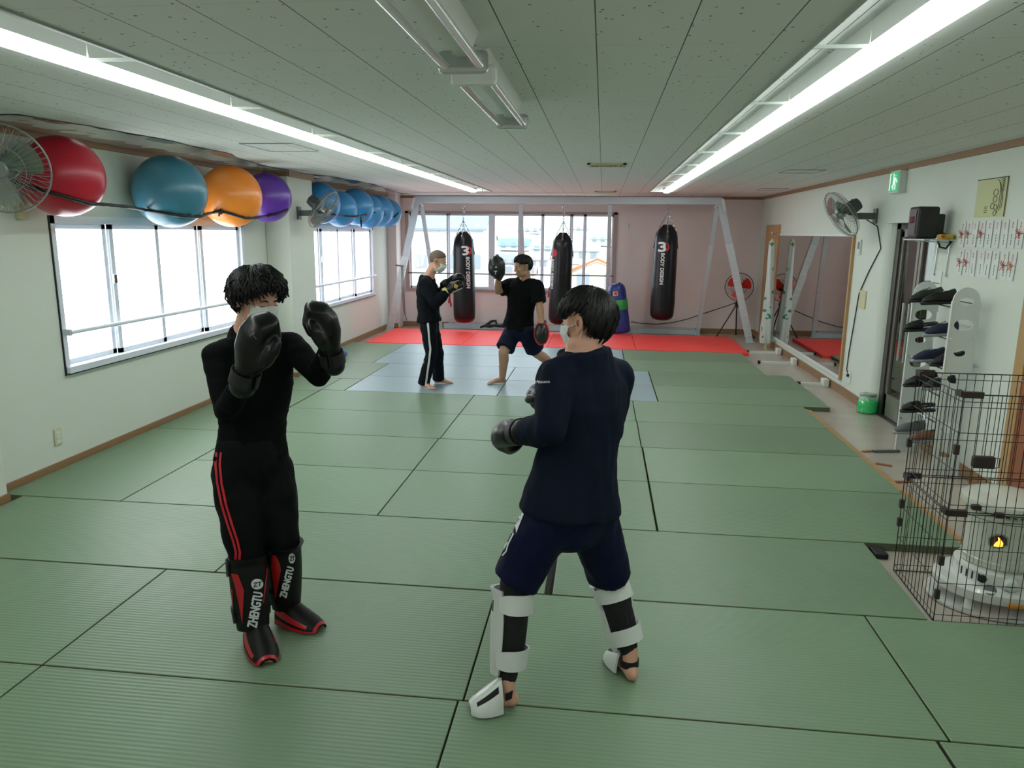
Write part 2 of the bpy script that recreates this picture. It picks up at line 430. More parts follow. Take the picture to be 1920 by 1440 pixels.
m = MB(); m.box((XL-.2, YB, FZ), (BW[0], YB+.2, CZ)); m.box((BW[1], YB, FZ), (XR+.2, YB+.2, CZ)); m.box((BW[0], YB, FZ), (BW[1], YB+.2, BW[2])); m.box((BW[0], YB, BW[3]), (BW[1], YB+.2, CZ))
struct('wall_back', m, M['wallback'])
m = MB(); D = (7.16, 8.3, 1.98)
m.box((XR, Y0, FZ), (XR+.12, D[0], CZ)); m.box((XR, D[1]+.12, FZ), (XR+.12, YB+.2, CZ)); m.box((XR, D[0], D[2]), (XR+.12, D[1]+.12, CZ))
pr = [(XR, D[1]+.12)] + [(XR+.12-.12*math.cos(a), D[1]+.12-.12*math.sin(a)) for a in [PI/2*i/8 for i in range(9)]] + [(XR+.12, D[1]+.12)]
base = []
vs = [V((x, y, z)) for z in (FZ, D[2]) for x, y in pr]; n = len(pr)
m.add(vs, [tuple(range(n)), tuple(range(n, 2*n))[::-1]]+[(i, (i+1) % n, (i+1) % n+n, i+n) for i in range(n)])
struct('wall_right', m, M['wall'])
m = MB(); m.box((XL-.2, Y0-.2, FZ), (XR+.12, Y0, CZ)); struct('wall_near', m, M['wall'])
# entrance passage beyond the glass doors
m = MB(); m.box((XR+.12, 5.5, FZ-.1), (5.2, 12, FZ)); struct('floor', m, mat('beige passage floor', 'b9a98c', .4, var=.1))
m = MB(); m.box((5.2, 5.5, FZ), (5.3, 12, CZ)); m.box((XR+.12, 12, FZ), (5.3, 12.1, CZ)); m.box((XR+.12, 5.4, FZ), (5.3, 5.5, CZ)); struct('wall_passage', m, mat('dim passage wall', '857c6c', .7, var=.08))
# cornice and baseboards
m = MB(); m.bar((XL+.015, 4.42, CZ-.025), (XL+.015, 9.0, CZ-.025), .03, .05); m.bar((XL+.015, 9.8, CZ-.025), (XL+.015, 14.35, CZ-.025), .03, .05); m.bar((-3.85, 9.0, CZ-.025), (-3.85, 9.8, CZ-.025), .03, .05); m.bar((XL, 8.985, CZ-.025), (-3.85, 8.985, CZ-.025), .03, .05)
m.bar((XL, YB-.015, CZ-.025), (XR, YB-.015, CZ-.025), .03, .05); m.bar((XR-.015, Y0, CZ-.025), (XR-.015, YB, CZ-.025), .03, .05)
struct('trim_1', m, M['wood'])
m = MB(); m.bar((XL+.008, 4.42, .0), (XL+.008, 9, .0), .016, .1); m.bar((XL+.008, 9.8, .0), (XL+.008, 14.35, .0), .016, .1); m.bar((XL, 8.992, 0), (-3.865, 8.992, 0), .016, .1); m.bar((-3.857, 9, 0), (-3.857, 9.8, 0), .016, .1); m.bar((-4.012, 1.2, 0), (-4.012, 4.42, 0), .016, .1)
struct('baseboard_left', m, M['wood'])
m = MB(); m.bar((-4.0, YB-.008, .0), (XR, YB-.008, .0), .016, .1); m.bar((XL, 14.342, 0), (-3.99, 14.342, 0), .016, .1); struct('baseboard_back', m, M['wood'])
m = MB(); m.bar((XR-.008, D[1]+.12, .0), (XR-.008, 13.15, .0), .016, .1); m.bar((XR-.008, 14.15, 0), (XR-.008, YB, 0), .016, .1); m.bar((XR-.008, 5.6, 0), (XR-.008, D[0], 0), .016, .1); struct('baseboard_right', m, M['wood'])

# windows
def window_left(name, w, bars, frost, edges):
    root = thing(name, '', '', (XL, (w[0]+w[1])/2, w[2]))
    for k in ('label', 'category'): del root[k]
    root['kind'] = 'structure'
    f = MB(); x0, x1 = XL-.1, XL+.012
    f.box((x0, w[0], w[2]), (x1, w[0]+.045, w[3])); f.box((x0, w[1]-.06, w[2]), (x1, w[1], w[3])); f.box((x0, w[0], w[2]), (x1+.03, w[1], w[2]+.05)); f.box((x0, w[0], w[3]-.06), (x1, w[1], w[3]))
    build('window_frame', f, M['alu'], root, world=True)
    for i in range(4):
        a, b = edges[i], edges[i+1]; off = -.04 if i % 2 else -.07
        s = MB(); X = XL+off
        for (y0, y1, z0, z1) in ((a, a+.05, w[2]+.05, w[3]-.06), (b-.05, b, w[2]+.05, w[3]-.06), (a, b, w[2]+.05, w[2]+.09), (a, b, w[3]-.1, w[3]-.06)): s.box((X-.012, y0, z0), (X+.012, y1, z1))
        so = build('window_sash', s, M['alu'], root, world=True)
        p = MB(); p.box((X-.003, a+.05, w[2]+.09), (X+.003, b-.05, w[3]-.1)); build('window_pane', p, frost, so, world=True)
    e = MB(); e.bar((XL+.004, w[0]-.006, w[2]-.02), (XL+.004, w[0]-.006, w[3]), .008, .012); e.bar((XL+.03, w[0]-.01, w[2]-.006), (XL+.03, w[1], w[2]-.006), .02, .006)
    build('rubber_edge', e, M['black'], root, world=True)
    r = MB(); r.tube([(XL+.06, w[0]+.02, 1.045), (XL+.06, w[1]-.02, 1.04)], .018); r.box((XL, w[0]+.01, 1.02), (XL+.07, w[0]+.03, 1.07)); r.box((XL, w[1]-.03, 1.02), (XL+.07, w[1]-.01, 1.07))
    build('safety_rail', r, M['alu'], root, world=True, smooth='auto')
    h = MB(); yy = edges[1]; h.box((XL-.03, yy-.02, 1.38), (XL+.0, yy+.02, 1.46), bev=.005); build('window_lock', h, M['chrome'], root, world=True)
window_left('window_1', w1, None, M['frost'], (5.35, 6.03, 6.75, 7.5, 8.34))
window_left('window_2', w2, None, M['frost_w'], (10.35, 10.92, 11.67, 12.45, 13.34))
root = thing('window_3', '', '', (-1.8, YB, .72)); root['kind'] = 'structure'; del root['label'], root['category']
f = MB(); a, b, c, d = BW
f.box((a-.04, YB-.03, c-.04), (a+.03, YB+.1, d+.04)); f.box((b-.03, YB-.03, c-.04), (b+.04, YB+.1, d+.04)); f.box((a-.04, YB-.05, c-.04), (b+.04, YB+.1, c)); f.box((a-.04, YB-.03, d), (b+.04, YB+.1, d+.04))
build('window_frame', f, mat('pinkish brown window frame', 'a08d88', .5), root, world=True)
EDG = [(-3.84, -3.06, 0), (-3.06, -2.2, 1), (-2.2, -1.6, 0), (-1.6, -1.18, 1), (-1.18, -.62, 0), (-.62, -.36, 1), (-.36, .19, 0)]
for i, (x0, x1, k) in enumerate(EDG):
    s = MB(); Y = YB+.03+.03*k; wd = .03
    for (q0, q1, z0, z1) in ((x0, x0+wd, c, d), (x1-wd, x1, c, d), (x0, x1, c, c+.05), (x0, x1, d-.04, d)): s.box((q0, Y-.012, z0), (q1, Y+.012, z1))
    so = build('window_sash', s, M['alu'], root, world=True)
    p = MB(); p.box((x0+wd, Y-.002, c+.05), (x1-wd, Y+.002, d-.04)); build('window_pane', p, M['glass'], so, world=True)
f = MB(); f.box((-2.24, YB-.01, c), (-2.12, YB+.1, d)); f.box((-1.66, YB-.01, c), (-1.56, YB+.1, d)); build('mullion', f, M['alu'], root, world=True)
f = MB(); f.tube([(a, YB-.04, 1.03), (b, YB-.04, 1.03)], .012); build('safety_rail', f, M['alu_mid'], root, world=True)

# doors
root = thing('door_1', '', '', (3.04, 7.7, FZ)); root['kind'] = 'structure'; del root['label'], root['category']
f = MB(); X = 3.07
f.box((X-.04, 8.2, FZ), (X+.05, 8.3, D[2])); f.box((X-.04, 7.16, FZ), (X+.05, 7.2, D[2])); f.box((X-.04, 7.16, D[2]-.06), (X+.05, 8.3, D[2])); f.box((X-.06, 7.16, FZ), (X+.05, 8.3, FZ+.015))
build('door_frame', f, M['alu_mid'], root, world=True)
for (y0, y1, hy) in ((7.74, 8.2, 7.8), (7.2, 7.72, 7.66)):
    f = MB()
    for (p, q, r0, r1) in ((y0, y0+.055, FZ+.02, 1.9), (y1-.055, y1, FZ+.02, 1.9), (y0, y1, FZ+.02, .2), (y0, y1, 1.84, 1.92)): f.box((X-.02, p, r0), (X+.02, q, r1))
    dr = build('door_leaf', f, M['alu_dk'], root, world=True)
    p = MB(); p.box((X-.003, y0+.055, .2), (X+.003, y1-.055, 1.84)); build('glass_pane', p, M['doorglass'], dr, world=True)
    h = MB(); h.tube([(X-.08, hy, .62), (X-.08, hy, 1.2)], .014); h.tube([(X-.08, hy, .75), (X, hy, .75)], .008); h.tube([(X-.08, hy, 1.08), (X, hy, 1.08)], .008); h.box((X-.03, hy-.03, .85), (X-.02, hy+.03, 1.0)); build('door_handle', h, M['chrome'], dr, world=True, smooth='auto')
root = thing('door_2', '', '', (XR, 5.1, FZ)); root['kind'] = 'structure'; del root['label'], root['category']
f = MB(); f.box((XR-.02, 5.47, FZ), (XR+.02, 5.59, 1.97)); f.box((XR-.02, 4.45, FZ), (XR+.02, 4.55, 1.97)); f.box((XR-.02, 4.45, 1.97), (XR+.02, 5.59, 2.05)); build('door_frame', f, M['wood_lt'], root, world=True)
f = MB(); f.box((XR-.012, 4.55, FZ), (XR+.02, 5.47, 1.97)); dr = build('door_leaf', f, M['wood_dk'], root, world=True)
h = MB(); h.lathe([(.028, 0), (.028, .01)], c=(XR-.012, 5.4, .88), ax=(-1, 0, 0)); h.tube([(XR-.012, 5.4, .88), (XR-.055, 5.4, .88), (XR-.06, 5.28, .88)], .009); build('door_handle', h, M['chrome'], dr, world=True, smooth='auto')
root = thing('door_3', '', '', (XR, 13.65, FZ)); root['kind'] = 'structure'; del root['label'], root['category']
f = MB(); f.box((XR-.03, 13.15, FZ), (XR+.01, 14.15, 2.02)); build('door_leaf', f, M['wood_lt'], root, world=True)
f = MB(); f.tube([(XR-.03, 13.35, 1.86), (XR-.1, 13.35, 1.86), (XR-.1, 13.35, 1.9)], .008); f.box((XR-.045, 13.3, 1.83), (XR-.03, 13.4, 1.9)); build('coat_hook', f, M['chrome'], root, world=True)

# outside: ground, hill and a few pale houses below the window line
m = MB(); m.box((-120, 16, -3.6), (120, 112, -3.5)); struct('ground', m, mat('pale outside ground', dim('c9c3b6'), .9, var=.2, vscale=.3))
m = MB(); random.seed(3)
vs = []; fs = []; NX, NY = 40, 24
for j in range(NY+1):
    for i in range(NX+1):
        x = -150+300*i/NX; y = 110+10*j; h = -3.52+(y-110)*.045 + max(0, y-250)*.16+1.5*noise.noise(V((x*.05, y*.05, 2)))*min(1, max(0, (y-130)/60))
        vs.append((x, y, h))
for j in range(NY):
    for i in range(NX): a0 = j*(NX+1)+i; fs.append((a0, a0+1, a0+NX+2, a0+NX+1))
m.add(vs, fs); struct('hills', m, mat('hazy wooded hill', dim('c3cabf'), .95, var=.15, vscale=.2), smooth=True)
def house(name, label, x, y, z0, w, dp, h, roofc, wallc, axis='x', rh=1.0, wins=3, over=.35):
    r = thing(name, label, 'building', (x, y, z0), group=None)
    b = MB(); b.box((-w/2, -dp/2, 0), (w/2, dp/2, h)); build('wall', b, mat('house wall '+name+str(round(x)), dim(wallc), .8), r)
    b = MB(); o = over
    if axis == 'x':
        pts = [(-w/2-o, -dp/2-o, h-.12), (w/2+o, -dp/2-o, h-.12), (w/2+o, 0, h+rh), (-w/2-o, 0, h+rh), (w/2+o, dp/2+o, h-.12), (-w/2-o, dp/2+o, h-.12)]
    else:
        pts = [(-w/2-o, -dp/2-o, h-.12), (-w/2-o, dp/2+o, h-.12), (0, dp/2+o, h+rh), (0, -dp/2-o, h+rh), (w/2+o, dp/2+o, h-.12), (w/2+o, -dp/2-o, h-.12)]
    up = [V(p)+V((0, 0, .15)) for p in pts]
    b.add([V(p) for p in pts]+up, [(0, 1, 2, 3), (3, 2, 4, 5), (6, 9, 8, 7), (9, 11, 10, 8), (0, 6, 7, 1), (4, 10, 11, 5), (0, 3, 9, 6), (3, 5, 11, 9), (1, 7, 8, 2), (2, 8, 10, 4)])
    build('roof', b, mat('roof '+name+str(round(x)), dim(roofc), .7, bump=.3, bscale=3), r)
    if axis == 'y':
        g = MB(); g.add([(-w/2, -dp/2, h-.01), (w/2, -dp/2, h-.01), (0, -dp/2, h+rh*.9), (-w/2, -dp/2+.1, h-.01), (w/2, -dp/2+.1, h-.01), (0, -dp/2+.1, h+rh*.9)], [(0, 1, 2), (5, 4, 3), (0, 3, 4, 1), (1, 4, 5, 2), (2, 5, 3, 0)]); build('gable', g, mat('gable '+name+str(round(x)), dim(wallc), .8), r)
    if axis == 'x':
        g = MB()
        for sx in (-1, 1):
            X_ = sx*(w/2-.02); g.add([(X_, -dp/2, h-.02), (X_, dp/2, h-.02), (X_, 0, h+rh*.92), (X_-sx*.1, -dp/2, h-.02), (X_-sx*.1, dp/2, h-.02), (X_-sx*.1, 0, h+rh*.92)], [(0, 1, 2), (5, 4, 3), (0, 3, 4, 1), (1, 4, 5, 2), (2, 5, 3, 0)])
        build('gable', g, mat('gable '+name+str(round(x)), dim(wallc), .8), r)
    for i in range(wins):
        b = MB(); cx = -w/2 + w*(i+.5)/wins; b.box((cx-.5, -dp/2-.04, h*.45), (cx+.5, -dp/2, h*.45+1.1)); b.box((cx-.02, -dp/2-.06, h*.45), (cx+.02, -dp/2-.04, h*.45+1.1)); build('window', b, mat('dim window pane', dim('9aa3aa'), .3), r)
    return r
def hs(lab, px, py_eave, py_ridge, Y, wpx, roofc, wallc, axis='x', wins=3):
    e = at(px, py_eave, Y); rg = at(px, py_ridge, Y); w = wpx/FPX*Y; zb = -3.5+max(0, (Y-110))*.045; house('house', lab, e.x, Y, zb, w, w*.6, e.z-zb, roofc, wallc, axis, rg.z-e.z, wins, w*.04)
hs('white house with a wide grey-blue tiled roof outside the left end of the back window', 832, 429, 402, 60, 165, '8f9ba8', 'dcdad6', wins=5)
hs('low house with an orange gabled roof outside, seen past the middle bag', 1120, 508, 487, 62, 100, 'dd7440', 'dfcdb8', 'y', 2)
hs('small far house with a bright blue roof above the mitt holder', 965, 460, 448, 150, 56, '7fb0d8', 'dcd8d0')
hs('far white house with a grey roof right of the blue-roofed house', 1028, 466, 455, 140, 60, 'a9adb3', 'e0dcda')
hs('distant house with a brown roof left of the blue-roofed house', 905, 450, 440, 170, 50, 'b99f90', 'e0dcd8')
hs('distant pale house high on the slope above the blue roof', 990, 432, 423, 220, 42, 'b0b6bd', 'e6e2e0')
hs('distant house with a green roof at the right end of the back window', 1130, 448, 438, 170, 44, '9cc0a0', 'e2ded8')
hs('distant grey block behind the orange-roofed house', 1092, 470, 460, 120, 62, 'a3a8ae', 'dedad8')
hs('distant house with a dark roof low behind the mitt holder', 945, 492, 478, 110, 70, '8f9096', 'e2ddda')
hs('pale distant house just right of the white mullion', 1000, 486, 474, 105, 58, 'b4a8a0', 'dfd8d4')
hs('tiny distant house high on the hill beside the middle bag', 1085, 430, 422, 230, 36, 'a6a0a4', 'e6e0dc')
hs('pinkish distant house below the blue-roofed house', 975, 512, 500, 90, 60, 'b8958c', 'e2d6d2')

# ------------------------------------------------------------------ mats
def mat_obj(x0, x1, y0, y1, label, group, mm, cat='mat', z1=0, z0=FZ):
    b = MB(); g = .0012; b.box((x0+g, y0+g, z0+.0005), (x1-g, y1-g, z1), bev=.004)
    o = build('judo_mat', b, [mm, M['tatami_side']]); b2 = o.data
    for p in b2.polygons:
        if abs(p.normal.z) < .5: p.material_index = 1 if mm is not M['tatami_red'] else 0
    c = V(((x0+x1)/2, (y0+y1)/2, FZ)); o.data.transform(Matrix.Translation(-c)); o.location = c
    return tag(o, label, cat, group)
ORD = ['nearest', 'second', 'third', 'fourth', 'fifth', 'sixth', 'seventh', 'eighth', 'ninth', 'tenth', 'eleventh']
T, W_ = M['tatami'], M['tatami_glare']
rows = [
 (1.70, 2.63, [(-4.0, -2.345, T), (-2.34, -.52, T), (-.515, 1.30, T), (1.31, 2.93, T)]),
 (2.635, 3.57, [(-4.0, -2.345, T), (-2.34, -.5, T), (-.495, 1.35, T), (1.355, 2.93, T)]),
 (3.578, 4.508, [(-3.99, -2.065, T), (-2.06, -.242, T), (-.203, 1.655, T)]),
 (4.515, 5.475, [(-3.255, -1.43, T), (-1.425, .40, T), (.41, 2.245, T)]),
 (5.48, 6.405, [(-3.255, -1.43, T), (-1.425, .40, T), (.41, 2.245, T)]),
 (6.412, 7.335, [(-3.25, -1.42, T), (-1.415, .395, T), (.40, 2.245, T)]),
 (7.34, 8.272, [(-3.25, -1.42, T), (-1.415, .39, T), (.395, 2.245, T)]),
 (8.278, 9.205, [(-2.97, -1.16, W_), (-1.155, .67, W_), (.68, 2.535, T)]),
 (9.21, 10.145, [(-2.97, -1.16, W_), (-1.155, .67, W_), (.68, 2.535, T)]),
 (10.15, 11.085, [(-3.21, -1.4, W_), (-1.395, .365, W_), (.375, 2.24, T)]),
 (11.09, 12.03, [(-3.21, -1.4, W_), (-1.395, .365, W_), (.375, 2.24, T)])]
POS4 = ['at the left wall', 'left of the middle', 'right of the middle', 'at the right wall']
POS3 = ['left one', 'middle one', 'right one']
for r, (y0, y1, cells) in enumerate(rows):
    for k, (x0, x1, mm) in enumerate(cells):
        nm = 'glare-tinted worn' if mm is W_ else 'green'
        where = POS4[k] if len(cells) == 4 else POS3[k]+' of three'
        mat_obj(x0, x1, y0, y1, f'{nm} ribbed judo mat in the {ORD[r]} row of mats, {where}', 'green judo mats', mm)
for i, (y0, y1) in enumerate(((4.515, 6.355), (6.36, 8.2))):
    mat_obj(-4.16, -3.262, y0, y1, 'green judo mat laid lengthwise along the left wall, '+('nearer one below the window' if i == 0 else 'farther one below the window'), 'green judo mats', T)
mat_obj(-4.16, -3.262, 8.205, 8.97, 'short green judo mat at the left wall in front of the pillar', 'green judo mats', T)
mat_obj(-3.256, -2.98, 8.278, 8.97, 'narrow green filler mat beside the pillar', 'green judo mats', T)
mat_obj(-3.84, -2.976, 8.978, 10.145, 'green judo mat lying against the pillar face', 'green judo mats', T)
mat_obj(-4.16, -3.216, 10.15, 12.03, 'green judo mat along the left wall below the farther window', 'green judo mats', T)
for i, (x0, x1) in enumerate(((-3.95, -2.3), (-2.295, -.86), (-.855, .585), (.59, 2.37))):
    mat_obj(x0, x1, 12.05, 13.95, 'red mat under the punching bags, '+['at the left wall', 'second from the left wall', 'third from the left wall', 'farthest from the left wall'][i], 'red mats under the bags', M['tatami_red'], z1=.004)
m = MB(); m.box((-.245, 3.58, FZ+.0005), (-.2, 4.5, -.046)); tag(build('dark_gap_strip', m, M['black']), 'black strip showing in the open gap between two green mats behind the navy boxer', 'strip')  # black strip added to darken the floor seen in the mat gap
m = MB(); m.box((2.255, 4.52, FZ), (2.33, 8.25, -.03)); m.box((2.25, 5.6, -.03), (2.29, 8.25, -.02)); o = build('plywood_strip', m, M['ply']); tag(o, 'narrow bare plywood strip along the right edge of the green mats', 'strip')
for q, (x, y, rz) in enumerate(((2.43, 6.75, .4), (2.42, 6.35, -.5), (2.41, 5.9, .2))):
    m = MB(); m.box((-.06, -.02, 0), (.06, .02, .008)); o = build('wood_chip', m, M['wood_dk']); o.location = (x, y, FZ); o.rotation_euler = (0, 0, rz); tag(o, ['reddish wood splinter farthest along the plywood strip', 'reddish wood splinter, middle of three by the plywood strip', 'reddish wood splinter nearest on the floor by the strip'][q], 'wood chip')

# ------------------------------------------------------------------ lights in the ceiling
def make_light():
    r = thing('ceiling_light', 'lit fluorescent batten in the left ceiling trough', 'ceiling light', (0, 0, 0), group='lit battens in the left trough')
    b = MB(); b.box((-.06, -.62, .0), (.06, .62, .085)); build('housing', b, M['white'], r)
    b = MB(); prof = [(-.052, 0), (-.052, -.022), (-.035, -.036), (.035, -.036), (.052, -.022), (.052, 0)]
    vs = [V((x, y, z)) for y in (-.618, .618) for x, z in prof]; b.add(vs, [tuple(range(6)), tuple(range(6, 12))[::-1]]+[(i+6, (i+1) % 6+6, (i+1) % 6, i) for i in range(6)])
    build('diffuser', b, M['glow'], r)
    return r
L0 = make_light()
for side, xc in (('left', -2.26), ('right', 1.03)):
    for k in range(12):
        y = 12.5-1.25*k
        o = L0 if (side == 'left' and k == 0) else dup(L0)
        o.location = (xc, y, CZ+.018)
        o['label'] = f'lit fluorescent batten running lengthwise in the {side} ceiling trough'; o['group'] = f'lit battens in the {side} trough'
for side, xa, xb in (('left', -2.195, -1.955), ('right', .75, .975)):
    for k in range(11):
        y = 11.87-1.25*k; b = MB(); b.box((xa, y-.004, CZ+.0), (xb, y+.004, CZ+.014)); o = build('trough_divider', b, M['reflector']); tag(o, f'thin white cross bar across the {side} light trough', 'divider', f'cross bars in the {side} light trough')
for side, x in (('left', -1.945), ('right', .74)):
    b = MB(); b.bar((x, Y0, CZ-.004), (x, 13.15, CZ-.004), .02, .012); struct('trim_2' if side == 'left' else 'trim_3', b, M['reflector'])
def make_pendant(y0, y1, label):
    r = thing('twin_tube_light', label, 'ceiling light', (-.515, (y0+y1)/2, CZ), group='unlit twin-tube lights')
    h = (y1-y0)/2
    b = MB(); pf = [(-.055, 0), (.055, 0), (.02, -.085), (-.02, -.085)]
    b.add([V((x, y, z)) for y in (-h, h) for x, z in pf], [(0, 1, 2, 3), (7, 6, 5, 4)]+[(i+4, (i+1) % 4+4, (i+1) % 4, i) for i in range(4)]); build('body', b, M['white'], r)
    for s in (-1, 1):
        b = MB(); b.tube([(.062*s, -h+.02, -.115), (.062*s, h-.02, -.115)], .015, 12); build('tube', b, M['tube_off'], r, smooth='auto')
    for s in (-1, 1):
        b = MB(); b.box((-.09, s*h-.02, -.14), (.09, s*h+.02, -.06), bev=.018); b.box((-.03, s*h-.015, -.07), (.03, s*h+.015, 0)); build('end_cap', b, M['chrome'] if s > 0 else M['white'], r)
    return r
make_pendant(1.52, 2.77, 'unlit twin-tube ceiling light nearest the camera, end cap toward the hall')
make_pendant(3.0, 4.22, 'unlit twin-tube ceiling light farther down the hall, beyond the first')
def vent(x, y, w, d, label):
    r = thing('ceiling_vent', label, 'vent', (x, y, CZ)); b = MB()
    for a in (((-w/2, -d/2), (w/2, -d/2+.03)), ((-w/2, d/2-.03), (w/2, d/2)), ((-w/2, -d/2), (-w/2+.03, d/2)), ((w/2-.03, -d/2), (w/2, d/2))): b.box((a[0][0], a[0][1], -.018), (a[1][0], a[1][1], 0))
    build('frame', b, M['yellowish'], r)
    for k in range(12):
        xx = -w/2+.04+(w-.08)*k/11; b = MB(); b.bar((xx, -d/2+.03, -.009), (xx, d/2-.03, -.009), .005, .016); build('slat', b, M['yellowish'], r)
vent(.01, 7.95, .39, .3, 'beige slatted vent in the ceiling, nearer of two')
vent(.01, 13.0, .36, .25, 'small pale vent in the ceiling near the back wall')
for nm, (xa, ya, xb, yb), lb in (('access_hatch', (-2.98, 6.02, -2.53, 6.6), 'flush square access hatch in the ceiling left of the lit trough'), ('access_hatch', (2.36, 12.0, 2.76, 12.4), 'flush access hatch with dark gap near the back right corner'), ('access_hatch', (1.95, 8.6, 2.35, 9.0), 'faint flush access hatch in the ceiling near the exit sign')):
    b = MB(); b.box((xa, ya, CZ-.003), (xb, yb, CZ)); o = build(nm, b, [M['ceil'], M['ink']]); o2 = MB()
    for (p, q) in (((xa, ya), (xb, ya)), ((xa, ya), (xa, yb)), ((xb, ya), (xb, yb)), ((xa, yb), (xb, yb))): o2.bar((p[0], p[1], CZ-.004), (q[0], q[1], CZ-.004), .006, .004)
    rr = o; build('hatch_edge', o2, M['plastic_g'], rr); tag(o, lb, 'hatch')

# clear foil stretched under the ceiling above the balls
m = MB(); NY, NX = 110, 9
def foilp(i, j, lay):
    y = 4.45+(14.2-4.45)*j/NY; xe = -3.58+.13*math.sin(y*1.3)+.1*noise.noise(V((y*1.7, 0, 0))); x = -4.165+(xe+4.165)*i/NX
    z = CZ-.004-.012*abs(noise.noise(V((x*9, y*7, 1))))
    return V((x, y, z+.0015*lay))
vs = [foilp(i, j, l) for l in (0, 1) for j in range(NY+1) for i in range(NX+1)]; fs = []
for j in range(NY):
    for i in range(NX):
        a0 = j*(NX+1)+i
        if 8.85 < 4.45+(14.2-4.45)*(j+.5)/NY < 10.05 and i < 5: continue
        fs.append((a0, a0+NX+1, a0+NX+2, a0+1))
m.add(vs[:(NX+1)*(NY+1)], fs); o = build('foil_sheet', m, M['foil'], smooth=True); tag(o, 'crinkled shiny clear foil fixed to the ceiling above the exercise balls', 'foil')
# ------------------------------------------------------------------ exercise balls along the left wall
def ball(px, py, pr, col, label, group):
    r = .3
    for _ in range(12):
        d = ray(px, py); t = (XL+.01+r)/d.x; c = CAM+d*t; dep = t; r = .5*r + .5*pr*dep/FPX*.985
    c.z = min(c.z, CZ-.045-r)
    m = MB(); n = 48; prof = []
    for k in range(1, 32):
        th = PI*k/32; rr = r*(1+.0018*math.sin(th*70) * (abs(math.cos(th)) < .85)); prof.append((rr*math.sin(th), -r*math.cos(th)))
    ax = V((.25, 1, .15)).normalized(); m.lathe(prof, n, c=(0, 0, 0), ax=ax)
    o = build('exercise_ball', m, mat('ball '+col, col, .3, bump=.02, bscale=80), smooth=True); o.location = c
    p = MB(); p.lathe([(.012, 0), (.014, .003), (.006, .006)], 12, c=ax*r*.99, ax=ax); build('plug', p, M['plastic_w'], o)
    tag(o, label, 'ball', group); return c, r
BALLS = [ball(*a) for a in [
 (115, 321, 75, 'b81c34', 'red exercise ball hanging above the first window beside the left wall fan', None),
 (319, 359, 67, '3c788e', 'large teal exercise ball with dark lettering above the first window', None),
 (433, 366, 57, 'f18e33', 'orange exercise ball between the teal and the purple ball', None),
 (500, 368, 46, '5f34a0', 'purple exercise ball beside the white pillar', None),
 (599, 378, 39, '2f7fb8', 'blue exercise ball behind the pillar fan, nearest of the blue row', 'blue balls'),
 (637, 392, 33, '3a8cc4', 'blue exercise ball second in the blue row, hanging low', 'blue balls'),
 (667, 386, 34, '3a8cc4', 'blue exercise ball third in the blue row, hanging high', 'blue balls'),
 (688, 396, 32, '3a8cc4', 'blue exercise ball fourth in the blue row, above the strap knot', 'blue balls'),
 (708, 395, 30, '3a8cc4', 'blue exercise ball fifth in the blue row, next to last', 'blue balls'),
 (727, 399, 26, '3a8cc4', 'blue exercise ball last in the blue row, nearest the back wall', 'blue balls')]]
for o in bpy.data.objects:
    if o.name.startswith('exercise_ball') and not o.get('group', '').startswith(('teal', 'blue')): o['group'] = 'big balls'
# dark lettering on the large teal ball
def decal_bvh(objs):
    vs = []; fs = []
    for o in objs:
        mw = rootmat(o); b = len(vs); vs += [mw @ v.co for v in o.data.vertices]; fs += [tuple(b+i for i in p.vertices) for p in o.data.polygons]
    return BVHTree.FromPolygons(vs, fs)
def cast(bvh, px, py, off=.003):
    d = ray(px, py).normalized(); h = bvh.ray_cast(CAM, d)
    if h[0] is None: return None
    n = h[1] if h[1].dot(d) < 0 else -h[1]
    return h[0]+n*off, n
def project_flat(name, mb2, fn, bvh, mm, parent, off=.003, maxlen=None):
    """lay flat 2-D artwork on a surface; fn maps artwork (x, y) to a photo pixel"""
    if maxlen: mb2 = refine(mb2, maxlen)
    vs = []; ok = []
    for v in mb2.v:
        h = cast(bvh, *fn(v.x, v.y), off=off); ok.append(h is not None); vs.append(h[0] if h else V((0, 0, 0)))
    fs = []
    for f in mb2.f:
        if all(ok[i] for i in f) and max((vs[f[0]]-vs[i]).length for i in f) < .12: fs.append(f)
    m = MB(); m.v = vs; m.f = fs; m.mi = [0]*len(fs)
    used = sorted({i for f in fs for i in f}); mp = {i: k for k, i in enumerate(used)}
    m.v = [vs[i] for i in used]; m.f = [tuple(mp[i] for i in f) for f in fs]
    return build(name, m, mm, parent, world=True)
def affine(cx, cy, ux, uy, vx, vy):
    return lambda x, y: (cx+ux*x+vx*y, cy+uy*x+vy*y)
def ribbon2(pts, w):
    """flat strip along a pixel path, as 2-D artwork in pixels"""
    P2 = [V((p[0], p[1], 0)) for p in pts]; Q = []
    for i in range(len(P2)-1):
        n = max(1, int((P2[i+1]-P2[i]).length/4))
        for k in range(n): Q.append(P2[i].lerp(P2[i+1], k/n))
    Q.append(P2[-1]); m = MB(); vs = []; N = len(Q)
    for i, q in enumerate(Q):
        t = (Q[min(i+1, N-1)]-Q[max(i-1, 0)]).normalized(); s = V((-t.y, t.x, 0)); ww = w(i/(N-1)) if callable(w) else w
        vs += [q-s*ww/2, q, q+s*ww/2]
    fs = []
    for i in range(N-1): fs += [(3*i, 3*i+1, 3*i+4, 3*i+3), (3*i+1, 3*i+2, 3*i+5, 3*i+4)]
    return m.add(vs, fs)
def poly2(pts, cell=6):
    m = MB(); m.add([V((x, y, 0)) for x, y in pts], [tuple(range(len(pts)))]); return refine(m, cell)
ident = lambda x, y: (x, y)
